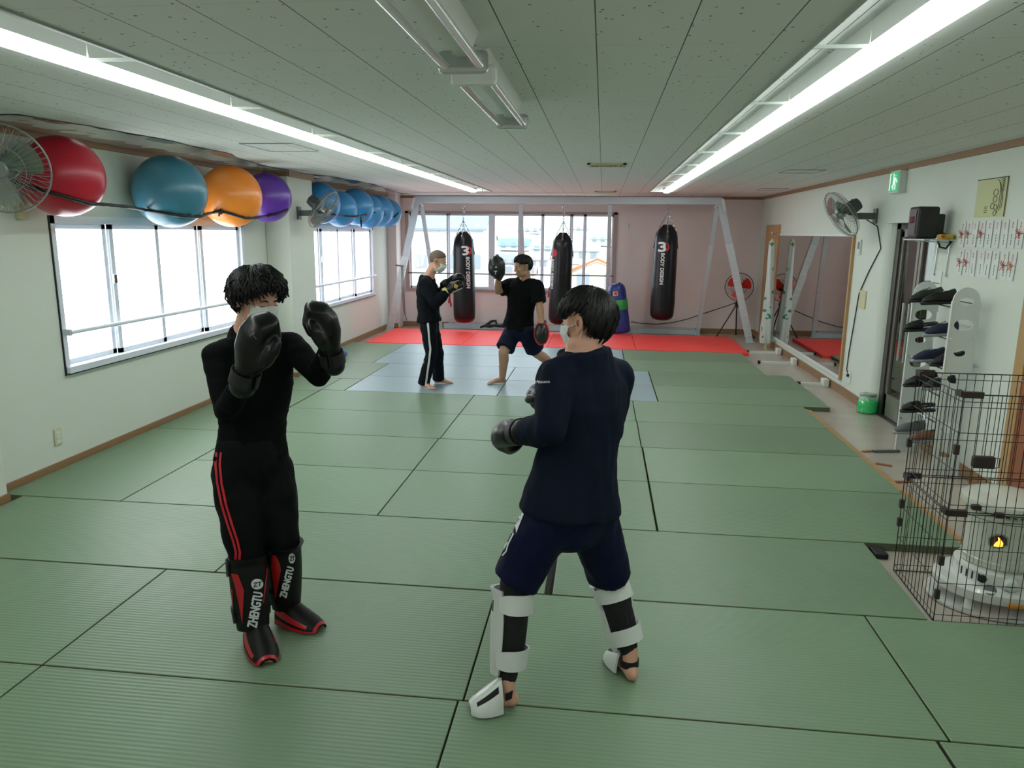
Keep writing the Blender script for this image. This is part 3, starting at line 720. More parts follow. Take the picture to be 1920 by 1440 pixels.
def disc2(cx, cy, rx, ry, n=20):
    return poly2([(cx+rx*math.cos(2*PI*k/n), cy+ry*math.sin(2*PI*k/n)) for k in range(n)], max(rx, ry)*.7)
bl = [o for o in bpy.data.objects if o.name.startswith('exercise_ball')]
bv = decal_bvh([bl[1]])
project_flat('lettering', fit_text('REEBOK', 24, 6), affine(348, 405, .9, -.35, -.35, -.9), bv, M['ink'], bl[1], .004, 3)

# black braided strap holding the balls up
bva = decal_bvh(bl)
def strap(pts, name, label, r=.013):
    P3 = []
    for px, py in pts:
        h = cast(bva, px, py, .016)
        if h: P3.append(h[0])
        else: P3.append(None)
    for i, p in enumerate(P3):
        if p is None:
            d = ray(*pts[i]); nb = [q for q in P3 if q is not None]; x = -3.62
            near = min(((abs(j-i), j) for j in range(len(P3)) if P3[j] is not None))[1]; x = P3[near].x
            P3[i] = CAM + d*((x)/d.x)
    m = MB(); sm = []
    for i in range(len(P3)-1):
        for k in range(4): sm.append(P3[i].lerp(P3[i+1], k/4))
    sm.append(P3[-1])
    m.tube(sm, [r*(1+.18*(i % 2)) for i in range(len(sm))], 8)
    o = build(name, m, M['black'], smooth=True); tag(o, label, 'strap', None); return P3
strap([(22, 338), (60, 350), (100, 361), (135, 370), (165, 379), (200, 384), (240, 388), (275, 392), (310, 398), (345, 403), (372, 404), (385, 402), (400, 397), (415, 395), (432, 399), (460, 407), (480, 406), (500, 403), (520, 399), (538, 392)], 'ball_strap', 'black braided strap slung under the red, teal, orange and purple balls')
strap([(567, 379), (580, 386), (600, 396), (625, 401), (645, 404), (665, 405), (685, 402), (702, 398), (720, 402), (738, 407), (746, 399)], 'ball_strap', 'black strap slung under the row of blue balls', .012)
kn = MB()
for px, py in ((414, 396),):
    h = cast(bva, px, py, .02); kn.ell(h[0], (.03, .03, .024)); kn.tube([h[0], h[0]+V((.01, .02, .06))], .008); kn.tube([h[0], h[0]+V((.0, -.03, -.04))], .008)
tag(build('strap_knot', kn, M['black'], smooth=True), 'black knot of the strap on the orange ball', 'knot')
h = cast(bva, 676, 405, .02); kn = MB(); kn.tube([h[0], h[0]+V((0, 0, -.05))], .01); kn.tube([h[0]+V((0, 0, -.05)), h[0]+V((0, .0, -.16))], [.018, .01]); tag(build('strap_end', kn, M['black'], smooth=True), 'black loose strap end hanging below the blue balls', 'strap')

# ------------------------------------------------------------------ fans
def frame_z(n, up=V((0, 0, 1))):
    n = V(n).normalized(); x = V(up).cross(n).normalized(); y = n.cross(x); return Matrix((x, y, n)).transposed()
def fan_head(root, C, n, R, bladec, cagec, spokes=44, blades=3, motor=True, rim=.006, wr=.0016, cup=None):
    F = frame_z(n); C = V(C)
    def g(r, a, z): return C + F @ V((r*math.cos(a), r*math.sin(a), z))
    for nm, zs, zr in (('front_cage', 1, .07), ('rear_cage', -1, .085)):
        m = MB()
        for k in range(spokes):
            a = 2*PI*k/spokes
            m.tube([g(R*.2, a, zs*zr), g(R*.6, a, zs*zr*.93), g(R*.92, a, zs*zr*.55), g(R, a, 0)], wr, 4, cap=False)
        for q in (.2, .55): m.tube([g(R*q, 2*PI*k/28, zs*zr*(1 if q < .4 else .95)) for k in range(28)], wr*1.4, 5, closed=True)
        m.lathe([(R*.2, 0), (R*.17, .012)] if zs > 0 else [(R*.16, 0), (R*.2, .01)], 20, c=g(0, 0, zs*zr*(.99 if zs > 0 else 1)), ax=n)
        if zs > 0: m.tube([g(R, 2*PI*k/40, 0) for k in range(40)], rim, 8, closed=True)
        build(nm, m, cagec, root, world=True)
    for k in range(blades):
        m = MB(); a0 = 2*PI*k/blades+.4
        def bf(u, v, a0=a0):
            r = R*(.12+.74*v); a = a0 + (u-.5)*(1.35-.25*v)*(1.0) ; z = (u-.5)*.055 ; return g(r*(1-.06*(abs(u-.5)*2)**3), a, z), F @ V((0, 0, 1))
        m.plate(bf, 8, 6, .003); build('blade', m, bladec, root, world=True, smooth='auto')
    m = MB(); m.lathe([(R*.16, -.03), (R*.17, 0), (R*.13, .04), (.01, .05)], 20, c=C, ax=n); build('hub', m, bladec, root, world=True, smooth='auto')
    if motor:
        m = MB(); m.lathe([(.03, -.23), (.065, -.215), (.075, -.15), (.07, -.09), (.03, -.08)], 24, c=C, ax=n); m.tube([g(0, 0, -.1)+V((0, 0, .06)), g(0, 0, -.13)+V((0, 0, .09))], .008); build('motor', m, M['fan_dk'], root, world=True, smooth='auto')
def wall_fan(label, C, n, base, bdir, R=.27):
    r = thing('wall_fan', label, 'fan', base)
    fan_head(r, C, n, R, M['greenblade'], M['fanwire'])
    n = V(n).normalized(); mc = V(C)-n*.15; b = V(base); bd = V(bdir)
    m = MB(); z = V((0, 0, 1)); m.bar(b+bd*0, b+bd*.02, .1, .16, z); build('wall_plate', m, M['plastic_g'], r, world=True)
    m = MB(); e = b+bd*.2; m.bar(b+bd*.02, e, .055, .07, z); m.tube([e-bd*.02, mc-V((0, 0, .07)), mc-V((0, 0, .04))], .02); m.lathe([(.022, 0), (.022, .012)], 14, c=e-bd*.05+bd.cross(z).normalized()*(.028 if bd.cross(z).y < 0 else -.028), ax=V((0, -1, 0))); build('arm', m, M['plastic_g'], r, world=True, smooth='auto')
    return r
M['greenblade'] = clear('translucent green blade', '9fb3a2', .25, .62)
M['greyblade'] = M['greenblade']
wall_fan('grey wall fan hanging in front of the red ball, cut by the left edge', at(3, 316, 4.3), (.42, -.88, -.2), (-4.02, 4.36, 2.12), (1, 0, 0), .265)
wall_fan('dark grey wall fan mounted on the white pillar before the blue balls', at(607, 393, 9.2), (.8, .02, -.6), (-3.865, 9.3, 2.06), (1, 0, 0), .27)
wall_fan('grey wall fan tilted down on the right wall above the mirror', at(1577, 402, 8.65), (-.82, -.12, -.55), (XR, 8.72, 2.06), (-1, 0, 0), .27)
# red floor fan
FC = at(1386, 538, 14.25)
r = thing('floor_fan', 'black tripod floor fan with red blades in the back right corner', 'fan', (FC.x, 14.3, FZ))
fan_head(r, FC, (-.15, -1, 0), .255, mat('red fan blade', 'd42a1e', .3), M['wire'], spokes=30, wr=.0014)
m = MB(); m.tube([FC+V((0, .12, -.05)), FC+V((0, .12, -.36))], .016); m.tube([FC+V((0, .12, -.1)), FC+V((0, .02, 0))], .02); build('pole', m, M['black'], r, world=True)
hub = FC+V((0, .12, -.33))
for e in ((2.19, 14.3, FZ), (2.86, 14.2, FZ), (2.6, 14.62, FZ)):
    m = MB(); m.tube([hub, V(e)], .012); m.ell(V(e)+V((0, 0, .012)), (.02, .02, .012)); build('leg', m, M['black'], r, world=True)
m = MB(); m.ell(hub, (.035, .035, .05)); build('collar', m, M['black'], r, world=True, smooth=True)

# ------------------------------------------------------------------ the bag frame
BY = 13.75
r = thing('bag_gantry', 'pale blue steel frame spanning the hall that carries three punching bags', 'frame', (-.7, BY, FZ))
m = MB(); m.bar((-3.46, BY, 2.42), (2.05, BY, 2.42), .1, .12)
for x in (-.62, -.45, -.3): m.lathe([(.012, 0), (.012, .008)], 8, c=(x, BY-.058, 2.44), ax=(0, -1, 0)); m.lathe([(.012, 0), (.012, .008)], 8, c=(x, BY-.058, 2.39), ax=(0, -1, 0))
build('beam', m, M['steel'], r, world=True)
def leg(p, q, w=.1, wrap=None, clip=None):
    p, q = V(p), V(q); m = MB(); m.bar(p, q, w, w*.7, (0, 1, 0)); lg = build('leg', m, M['steel'], r, world=True)
    m = MB(); t = (q-p).normalized(); m.box(tuple(q-V((w*.7, w*.7, 0))), tuple(q+V((w*.7, w*.7, .012)))); build('foot_plate', m, M['steel'], lg, world=True)
    if wrap:
        for s in wrap:
            c = p.lerp(q, s); m = MB(); m.bar(c-t*.006, c+t*.006, w+.012, w*.7+.012, (0, 1, 0)); build('tape_band', m, M['tape'], lg, world=True)
        a, b = p.lerp(q, wrap[0]), p.lerp(q, wrap[-1]); m = MB(); m.bar(a, b, w+.006, w*.7+.006, (0, 1, 0)); build('plastic_wrap', m, M['wrap'], lg, world=True)
    return lg
M['wrap'] = mat('bubble film wrap', 'c3cdd2', .3, bump=.3, bscale=40)
leg((-3.42, BY, 2.4), (-4.05, 13.9, FZ+.001), .11, [.42+.053*i for i in range(12)])
leg((2.02, BY, 2.4), (2.68, 13.65, FZ+.001), .11, [.3+.05*i for i in range(14)])
leg((-3.36, BY+.03, 2.38), (-3.16, 14.5, FZ+.001), .07, [.36+.05*i for i in range(12)])
leg((1.98, BY+.03, 2.38), (1.86, 14.5, FZ+.001), .07, [.3+.045*i for i in range(15)])
leg((-1.51, BY+.03, 2.36), (-1.47, 14.5, FZ+.001), .07, [.32+.05*i for i in range(12)])
leg((.1, BY+.03, 2.36), (.13, 14.5, FZ+.001), .07, [.32+.05*i for i in range(12)])
m = MB(); m.bar((-3.1, 14.52, .0), (1.86, 14.52, .0), .09, .09); m.tube([(-3.0, 14.45, .07), (1.8, 14.45, .07)], .008); build('base_rail', m, M['steel'], r, world=True)
for a, b in (((-3.46, BY, 2.45), (-3.3, BY-.03, 2.3)), ((2.05, BY, 2.45), (1.92, BY-.03, 2.3))):
    m = MB(); m.bar(a, b, .03, .03); m.bar((a[0], a[1]-.06, a[2]), (a[0]+(.05 if a[0] > 0 else -.05), a[1]-.06, 2.25), .012, .05); build('corner_bracket', m, M['white'], r, world=True)

def chain_pts(mb, p, q, n=None, r=.004, w=.014):
    p, q = V(p), V(q); L = (q-p).length; n = n or max(2, int(L/.042)); t = (q-p).normalized(); sd = t.orthogonal().normalized(); o2 = t.cross(sd)
    for i in range(n):
        c = p.lerp(q, (i+.5)/n); s = sd if i % 2 else o2; l = L/n*.62
        mb.tube([c+t*(l*math.cos(a))+s*(w*.8*math.sin(a)) for a in [2*PI*k/10 for k in range(10)]], r, 5, closed=True)
def punching_bag(label, top, bot, R, hook, face, textpx, red, hidden=False):
    """top/bot: centres of the two ends"""
    top, bot = V(top), V(bot); ax = (top-bot).normalized(); L = (top-bot).length
    r = thing('punching_bag', label, 'punching bag', bot, group='black punching bags')
    n = 40; m = MB()
    prof = [(.01, .0), (R*.5, .004), (R*.8, .03), (R*.95, .08), (R, .14), (R*1.02, .3), (R*.99, L*.5), (R*.96, L*.72), (R*.94, L-.28), (R*.88, L-.2), (R*.66, L-.09), (R*.38, L-.02), (R*.3, L)]
    fine = []
    for i in range(len(prof)-1):
        k = max(1, int((prof[i+1][1]-prof[i][1])/.04))
        for j in range(k): s = j/k; fine.append((prof[i][0]*(1-s)+prof[i+1][0]*s, prof[i][1]*(1-s)+prof[i+1][1]*s))
    fine.append(prof[-1]); m.lathe(fine, n, c=bot, ax=ax)
    for i in range(len(fine)*n):
        j, k = divmod(i, n); h = fine[j][1]; v = m.v[i]; c = bot+ax*h; d = v-c
        top_f = max(0, (h-(L-.3))/.3); w = 1+.10*top_f*math.sin(k*5*2*PI/n) + .012*noise.noise(V((k*.5, h*5, R*10+top.x)))*(1-top_f)
        m.v[i] = c+d*w
    body = build('bag_body', m, [M['bagvinyl'], mat('dark red vinyl base', '4a0f1c', .35)], r, world=True, smooth=True)
    if red:
        for p in body.data.polygons:
            z = sum((body.data.vertices[i].co.z for i in p.vertices))/len(p.vertices)
            if z < .1: p.material_index = 1
    lo = ax.orthogonal().normalized(); l2 = ax.cross(lo); hk = V(hook)
    ring = top+ax*.2
    for k in range(4):
        a = PI/4+PI/2*k; m = MB(); s = bot+ax*(L-.14)+(lo*math.cos(a)+l2*math.sin(a))*R*.82
        m.bar(bot+ax*(L-.42)+(lo*math.cos(a)+l2*math.sin(a))*R*.99, s, .03, .012, (lo*math.cos(a)+l2*math.sin(a))); build('hanging_strap', m, M['black'], r, world=True)
        m = MB(); chain_pts(m, s, ring); build('chain', m, M['chrome'], r, world=True)
    m = MB(); chain_pts(m, ring, hk-V((0, 0, .02)), w=.018, r=.005); build('swivel_chain', m, M['chrome'], r, world=True)
    m = MB(); m.tube([hk+V((0, -.0, .0))+V((.025*math.cos(a), 0, .025*math.sin(a)-.02)) for a in [2*PI*k/12 for k in range(12)]], .007, 6, closed=True); build('hook', m, M['chrome'], r, world=True)
    bv = decal_bvh([body])
    for t2, col, fn in textpx: project_flat('logo' if col is not M['whiteprint'] or len(t2.f) < 60 else 'lettering', t2, fn, bv, col, body, .006, 5)
    return r
def logo(cx, cy, s, rot):
    """red disc-ended half and a white rounded 3 beside it, as on the bags; rot in px direction of 'down the bag'"""
    dx, dy = rot
    w = fit_text('3', .95*s, 1.15*s, .06*s)
    fnw = lambda x, y: (cx-.28*s+x*1.0, cy-y)
    rd = MB()
    pts = [(0, -.55*s)]+[(.55*s*math.sin(a)*.9, -.55*s*math.cos(a)) for a in [PI*k/12 for k in range(13)]]+[(0, .3*s)]+[(.28*s*math.sin(a), -.26*s*math.cos(a)) for a in [PI-PI*k/8 for k in range(9)]]+[(0, -.3*s)]
    rd = poly2([(p[0]+cx+.12*s, p[1]+cy) for p in pts], 4)
    return [(w, M['whiteprint'], fnw), (rd, M['red'], ident)]
def vtext(s, cx, y0, y1, h, slant=0):
    t = fit_text(s, y1-y0, h, .35); cy = (y0+y1)/2
    return [(t, M['whiteprint'], lambda x, y: (cx + y + slant*x, cy + x))]
punching_bag('black punching bag with a dark red base, leftmost, behind the two men', at(869, 434, BY), at(871, 605, BY), .205, at(870, 387, BY), 0, logo(876, 470, 14, (0, 1))+vtext('BODY DESIGN', 877.5, 482, 540, 6.5, .03), True)
punching_bag('black punching bag hanging in front of the right half of the window', at(1056, 436, BY), at(1048, 608, BY), .2, at(1057, 385, BY), 0, [(poly2([(1037+8*math.sin(a), 474-8*math.cos(a)) for a in [PI*k/10 for k in range(11)]], 3), M['red'], ident)]+vtext('BODY DESIGN', 1036.5, 486, 541, 3.2, -.03), False)
punching_bag('black punching bag hanging alone before the plain back wall', at(1251, 421, BY), at(1240, 600, BY), .215, at(1253, 386, BY), 0, logo(1246, 463, 15, (0, 1))+vtext('BODY DESIGN', 1241.5, 475, 533, 6.5, -.055), False)

# blue bag standing on the floor
tp, bt = at(1158, 533, 14.05), at(1167, 626, 14.05); tp = V((.27, 14.1, .93)); bt = V((.39, 14.05, .0))
r = thing('standing_bag', 'blue vinyl bag with a green tape band standing on the red mat by the wall', 'bag', bt)
m = MB(); ax = (tp-bt).normalized(); L = (tp-bt).length
m.lathe([(.12, .006), (.17, .02), (.185, .07), (.18, .3), (.172, .5), (.165, .8), (.15, L-.06), (.11, L-.01), (.02, L)], 36, c=bt, ax=ax); build('bag_body', m, mat('blue vinyl', '26357f', .35, bump=.25, bscale=8), r, world=True, smooth=True)
m = MB(); m.lathe([(.1775, .44), (.1805, .45), (.179, .62), (.175, .63)], 36, c=bt, ax=ax); build('tape_band', m, mat('green tape', '2f9a4b', .25), r, world=True, smooth=True)
bvb = decal_bvh([o for o in bpy.data.objects if o.parent == r]); project_flat('label_patch', poly2([(1149, 547), (1158, 546), (1159, 554), (1150, 555)], 4), ident, bvb, M['paper_y'], r, .004)
project_flat('label_patch', disc2(1154.5, 550.5, 3, 3), ident, bvb, M['red'], r, .007)
m = MB(); m.tube([tp+V((0, -.02, -.03)), tp+V((.06, -.05, .02)), tp+V((.11, -.05, -.05)), tp+V((.12, -.04, -.12))], .012); build('strap_handle', m, M['ink'], r, world=True, smooth=True)
# thin cable along the back wall, black carry strap, red cords
m = MB(); pts = [at(1183, 603, 14.68), at(1200, 606, 14.68), at(1230, 608, 14.68), at(1260, 605, 14.68), at(1290, 598, 14.68), at(1310, 591, 14.66), at(1340, 581, 14.6), at(1365, 573, 14.5), at(1383, 566, 14.42)]
m.tube(pts, .008); tag(build('power_cable', m, M['wire'], smooth=True), 'black cable sagging along the back wall to the floor fan', 'cable')
m = MB(); a = V((-2.32, 14.2, .03))
m.tube([a, a+V((.1, 0, .03)), a+V((.22, .02, .12)), a+V((.3, .02, .13)), a+V((.33, 0, .05)), a+V((.2, -.03, .03)), a+V((.1, -.02, .02))], [.02, .03, .03, .03, .03, .035, .02], 10); m.tube([a+V((.25, 0, .03)), a+V((.45, 0, .04)), a+V((.7, .02, .05)), a+V((.95, .02, .04))], [.02, .04, .05, .03], 10)
tag(build('kick_shield_strap', m, M['black'], smooth=True), 'black strap bundle lying on the red mat at the back wall', 'strap')
for px, py, lab in ((843, 556, 'red cord tassel hanging left of the leftmost punching bag'), (1030, 545, 'red cord tassel hanging left of the middle punching bag')):
    c = at(px, py, 14.6); m = MB(); m.tube([c+V((0, 0, .06)), c], .018, 8); m.tube([c+V((0, 0, 0)), c+V((-.02, 0, -.13))], .016, 8); m.tube([c, c+V((.03, 0, -.2))], .016, 8); m.tube([c+V((0, 0, .06)), V((c.x, YB-.03, c.z+.08))], .006, 6)
    tag(build('cord_tassel', m, M['redink'], smooth=True), lab, 'cord')
# black loop strap on the left frame leg
c = at(753, 499, 13.7); m = MB(); m.tube([c+V((-.1, -.06, .02)), c+V((.06, -.07, 0))], .014); m.tube([c, c+V((-.0, 0, -.4)), c+V((.03, 0, -.85)), c+V((.08, 0, -1.02)), c+V((.05, 0, -.9)), c+V((.03, 0, -.4)), c+V((.02, 0, 0))], .009)
tag(build('resistance_band', m, M['plastic_g'], smooth=True), 'dark elastic band looped round the left leg of the bag frame', 'band')
# small boxes and outlets on walls
def plate(name, label, cat, c, size, mm, slots=None, grp=None):
    m = MB(); c = V(c); s = V(size)/2; m.box(tuple(c-s), tuple(c+s), bev=.004); o = build(name, m, mm); tag(o, label, cat, grp)
    if slots:
        for q in slots: m = MB(); q0 = c+V(q[0]); q1 = V(q[1])/2; m.box(tuple(q0-q1), tuple(q0+q1)); build('socket', m, q[2], o, world=True)
    return o
plate('wall_outlet', 'ivory three-gang power outlet low on the left wall', 'outlet', (XL+.006, 5.13, .25), (.012, .075, .13), M['yellowish'], [((.005, 0, .035), (.006, .045, .028), M['plastic_w']), ((.005, 0, 0), (.006, .045, .028), M['plastic_w']), ((.005, 0, -.035), (.006, .045, .028), M['plastic_w'])])
plate('junction_box', 'ivory junction box on the wall below the red ball', 'box', (-4.165, 5.02, 1.97), (.03, .09, .13), M['yellowish'])
plate('thermostat', 'small white controller at the top edge of the mirror', 'controller', (XR-.012, 9.12, 1.72), (.024, .09, .17), M['plastic_w'], [((-.01, 0, .02), (.01, .05, .08), M['plastic_g'])])
plate('wall_switch', 'square ivory switch plate between the mirror and the glass doors', 'switch', (XR-.008, 8.85, 1.14), (.016, .2, .2), M['yellowish'])
plate('wall_outlet', 'white outlet with a black plug low on the right wall beside the mirror', 'outlet', (XR-.006, 9.03, .21), (.012, .09, .14), M['plastic_w'], [((-.015, .01, .02), (.03, .03, .03), M['black'])])
plate('wall_sensor', 'small white sensor on the back wall right of the window', 'sensor', (.44, YB-.012, 1.97), (.06, .024, .1), M['plastic_w'])
m = MB(); m.tube([at(1625, 412, 8.72)-V((0, 0, 0))] + [V((XR-.01, y, z)) for y, z in ((8.62, 1.95), (8.45, 1.72), (8.75, 1.45), (8.98, 1.2), (9.04, .9), (9.12, .5), (9.14, .28), (9.04, .22))], .006)
tag(build('fan_cord', m, M['wire'], smooth=True), 'thin black cord running from the right wall fan down to the outlet', 'cord')

# ------------------------------------------------------------------ mirror, poles, sign
r = thing('wall_mirror', 'large frameless wall mirror on the right wall reflecting the bag frame', 'mirror', (XR, 11.2, .16))
m = MB(); m.box((XR-.02, 9.36, .16), (XR-.002, 13.08, 1.84)); build('mirror_glass', m, M['mirror'], r, world=True)
m = MB(); m.box((XR-.03, 9.31, .12), (XR-.001, 9.36, 1.86)); build('side_batten', m, M['wood_lt'], r, world=True)
m = MB(); m.box((XR-.028, 9.36, 1.84), (XR-.001, 13.08, 1.87)); m.box((XR-.03, 9.36, .13), (XR-.001, 13.08, .16)); build('top_strip', m, M['white'], r, world=True)
for k, (y, x0) in enumerate(((12.35, 2.42), (11.35, 2.4), (9.75, 2.58))):
    m = MB(); m.box((x0, y-.02, FZ+.001), (XR-.1, y+.02, FZ+.041)); rr = thing('rail_foot', ['white tube foot lying farthest, by the wrapped pole', 'white tube foot on the floor at the middle of the mirror', 'white tube foot on the floor nearest, at the near end of the mirror'][k], 'tube', (2.7, y, FZ), group='white tube feet below the mirror')
    build('tube', m, M['white'], rr, world=True)
    m = MB(); m.box((x0-.03, y-.028, FZ+.001), (x0, y+.028, FZ+.05)); build('end_plug', m, M['black'], rr, world=True)
    m = MB(); m.box((XR-.1, y-.07, FZ+.001), (XR-.03, y+.07, FZ+.1), bev=.008); build('end_block', m, M['white'], rr, world=True)
r = thing('wrapped_pole', 'upright pole wrapped in clear bag with green print before the mirror end', 'pole', (2.8, 12.9, FZ))
m = MB(); m.tube([(2.8, 12.9, FZ), (2.77, 12.9, 1.78)], .022, 12); build('pole', m, M['yellowish'], r, world=True)
def filmmat():
    m = mat('clear bag with green print', 'd5dedb', .3, alpha=.85, bump=.4, bscale=12)
    nt = m.node_tree; N = nt.nodes; L = nt.links; b = N['Principled BSDF']; tc = N.new('ShaderNodeTexCoord'); n = N.new('ShaderNodeTexNoise'); n.inputs['Scale'].default_value = 9; n.inputs['Detail'].default_value = 2
    cr = N.new('ShaderNodeValToRGB'); cr.color_ramp.interpolation = 'CONSTANT'; cr.color_ramp.elements[0].color = hexc('d3dcd9'); cr.color_ramp.elements[1].position = .63; cr.color_ramp.elements[1].color = hexc('1e8a62')
    L.new(tc.outputs['Object'], n.inputs['Vector']); L.new(n.outputs['Fac'], cr.inputs[0]); L.new(cr.outputs[0], b.inputs['Base Color']); return m
m = MB()
zz = [FZ+.1, .12, .35, .6, .85, 1.1, 1.4, 1.7, 1.75]; rr_ = [.08, .092, .095, .082, .07, .058, .05, .042, .03]
n = 24; vs = []; fs = []
for i, (z, q) in enumerate(zip(zz, rr_)):
    for k in range(n):
        a = 2*PI*k/n; w = q*(1+.22*math.sin(5*a+z*3)+.1*math.sin(9*a)); vs.append(V((2.8-.03*(z+.05)/1.8+w*math.cos(a), 12.9+w*.8*math.sin(a), z)))
for i in range(len(zz)-1):
    for k in range(n): k2 = (k+1) % n; fs.append((i*n+k, i*n+k2, (i+1)*n+k2, (i+1)*n+k))
m.add(vs, fs); build('film_bag', m, filmmat(), r, world=True, smooth=True)
r = thing('exit_sign', 'green and white emergency exit sign box high on the right wall', 'sign', (XR, 8.08, 2.27))
m = MB(); m.box((XR-.075, 7.97, 2.27), (XR, 8.22, 2.49), bev=.006); build('sign_box', m, M['plastic_w'], r, world=True)
m = MB(); m.box((XR-.079, 7.985, 2.285), (XR-.075, 8.205, 2.475)); build('sign_face', m, mat('lit green sign', '23a06a', .4, emit='27b57a', estr=.5), r, world=True)
def sgn(pts, w):
    m = MB(); m.tube([(XR-.081, 8.095-.0+p[0], 2.38+p[1]) for p in pts], w, 6); return m
m = MB()
for pts, w in ((((-.09, -.08), (-.09, .08), (-.0, .08), (-.0, -.08)), .006), (((.05, .06), (.05, .061)), .016), (((.05, .04), (.03, -.01)), .012), (((.05, .03), (.085, .01), (.09, -.01)), .006), (((.05, .03), (.015, .02), (-.0, .035)), .006), (((.03, -.01), (.055, -.04), (.05, -.075)), .007), (((.03, -.01), (.0, -.03), (-.03, -.05)), .007)): m.tube([(XR-.081, 8.095-p[0], 2.38+p[1]) for p in pts], w, 6)
build('running_figure', m, mat('lit white figure', 'e8f5ec', .4, emit='e8f5ec', estr=.6), r, world=True)

# ------------------------------------------------------------------ shelf with timer, papers on the right wall
r = thing('wall_shelf', 'small clear shelf on wire brackets above the shoe rack', 'shelf', (XR, 6.95, 1.8))
m = MB(); m.box((XR-.26, 6.75, 1.815), (XR-.001, 7.2, 1.827)); build('board', m, mat('clear acrylic shelf', 'c6cfca', .15, alpha=.75), r, world=True)
for y in (6.85, 7.08): m = MB(); m.tube([(XR-.01, y, 1.52), (XR-.01, y, 1.8), (XR-.2, y, 1.808)], .005); m.tube([(XR-.01, y, 1.52), (XR-.012, y-.02, 1.515)], .009); build('bracket', m, M['chrome'], r, world=True)
r = thing('round_timer', 'black box timer with a red display standing on the wall shelf', 'timer', (2.8, 6.95, 1.83))
m = MB(); m.box((2.66, 6.86, 1.829), (2.84, 7.06, 2.1), bev=.02); m.box((2.84, 6.89, 1.86), (2.9, 7.03, 2.04), bev=.015); build('case', m, mat('black speaker plastic', '1c1c1f', .4), r, world=True)
m = MB(); m.box((2.655, 6.885, 1.87), (2.66, 7.035, 2.07)); build('face_panel', m, mat('dark red lens', '3a1216', .3), r, world=True)
t = fit_text('3:00', .1, .06, .001); t.v = [V((2.653, 6.96-v.x, 1.99+v.y)) for v in t.v]; build('display_digits', t, mat('red led', '7a2028', .5, emit='a02028', estr=.12), r, world=True)
m = MB(); m.tube([(2.88, 6.9, 1.88), (2.93, 6.87, 1.86), (2.94, 6.84, 1.8), (2.9, 6.82, 1.75), (2.86, 6.84, 1.76), (2.85, 6.87, 1.81)], .009); tag(build('timer_cord', m, M['wire'], smooth=True), 'black looped cord hanging below the timer shelf', 'cord')
r = thing('power_strip', 'yellow power strip at the near end of the timer shelf', 'power strip', (2.87, 6.79, 1.828)); m = MB(); m.box((2.82, 6.76, 1.828), (2.93, 6.83, 1.87), bev=.01); build('body', m, mat('yellow plastic', 'c3a63a', .4), r, world=True)
m = MB(); m.box((2.825, 6.752, 1.84), (2.85, 6.762, 1.862)); build('switch', m, M['red'], r, world=True)
r = thing('wall_calendar', 'white printed notice on the wall just behind the shoe rack', 'notice', (XR, 7.12, 1.35)); m = MB(); m.box((XR-.006, 6.94, 1.2), (XR-.002, 7.36 if False else 7.14, 1.55)); build('sheet', m, M['paper'], r, world=True)
m = MB()
for k in range(5): m.box((XR-.008, 6.97, 1.44-.04*k), (XR-.006, 7.1-.03*(k % 2), 1.448-.04*k))
build('printed_lines', m, M['ink'], r, world=True)
r = thing('pinned_drawing', 'pale yellow sheet with a pencil sketch on the right wall above the envelopes', 'drawing', (XR, 6.27, 2.0)); m = MB(); m.box((XR-.006, 6.04, 2.0), (XR-.002, 6.5, 2.29)); build('sheet', m, M['paper_y'], r, world=True)
m = MB()
def st(pts, w=.0022): m.tube([(XR-.0075, 6.04+.46*(1-p[0]), 2.0+.29*p[1]) for p in pts], w, 4)
st([(.66, .95), (.74, .9), (.8, .7), (.8, .4), (.76, .1)]); st([(.72, .92), (.8, .8), (.86, .5), (.82, .15)]); st([(.88, .98), (.86, .7), (.9, .45), (.88, .2)])
for k in range(7): st([(.78+.01*k, .94-.05*k), (.92, .97-.05*k)])
for cx, cy, q in ((.66, .62, .07), (.66, .45, .06), (.6, .28, .06), (.7, .25, .05), (.7, .1, .05)): st([(cx+q*math.cos(a), cy+q*1.3*math.sin(a)) for a in [2*PI*k/10 for k in range(11)]])
for k in range(4): st([(.33, .12+.05*k), (.42+.02*(k % 2), .12+.05*k)], .0019)
st([(.0, .995), (1, .995)], .003); st([(.995, 0), (.995, 1)], .003)
build('sketch_lines', m, M['ink'], r, world=True)
random.seed(11)
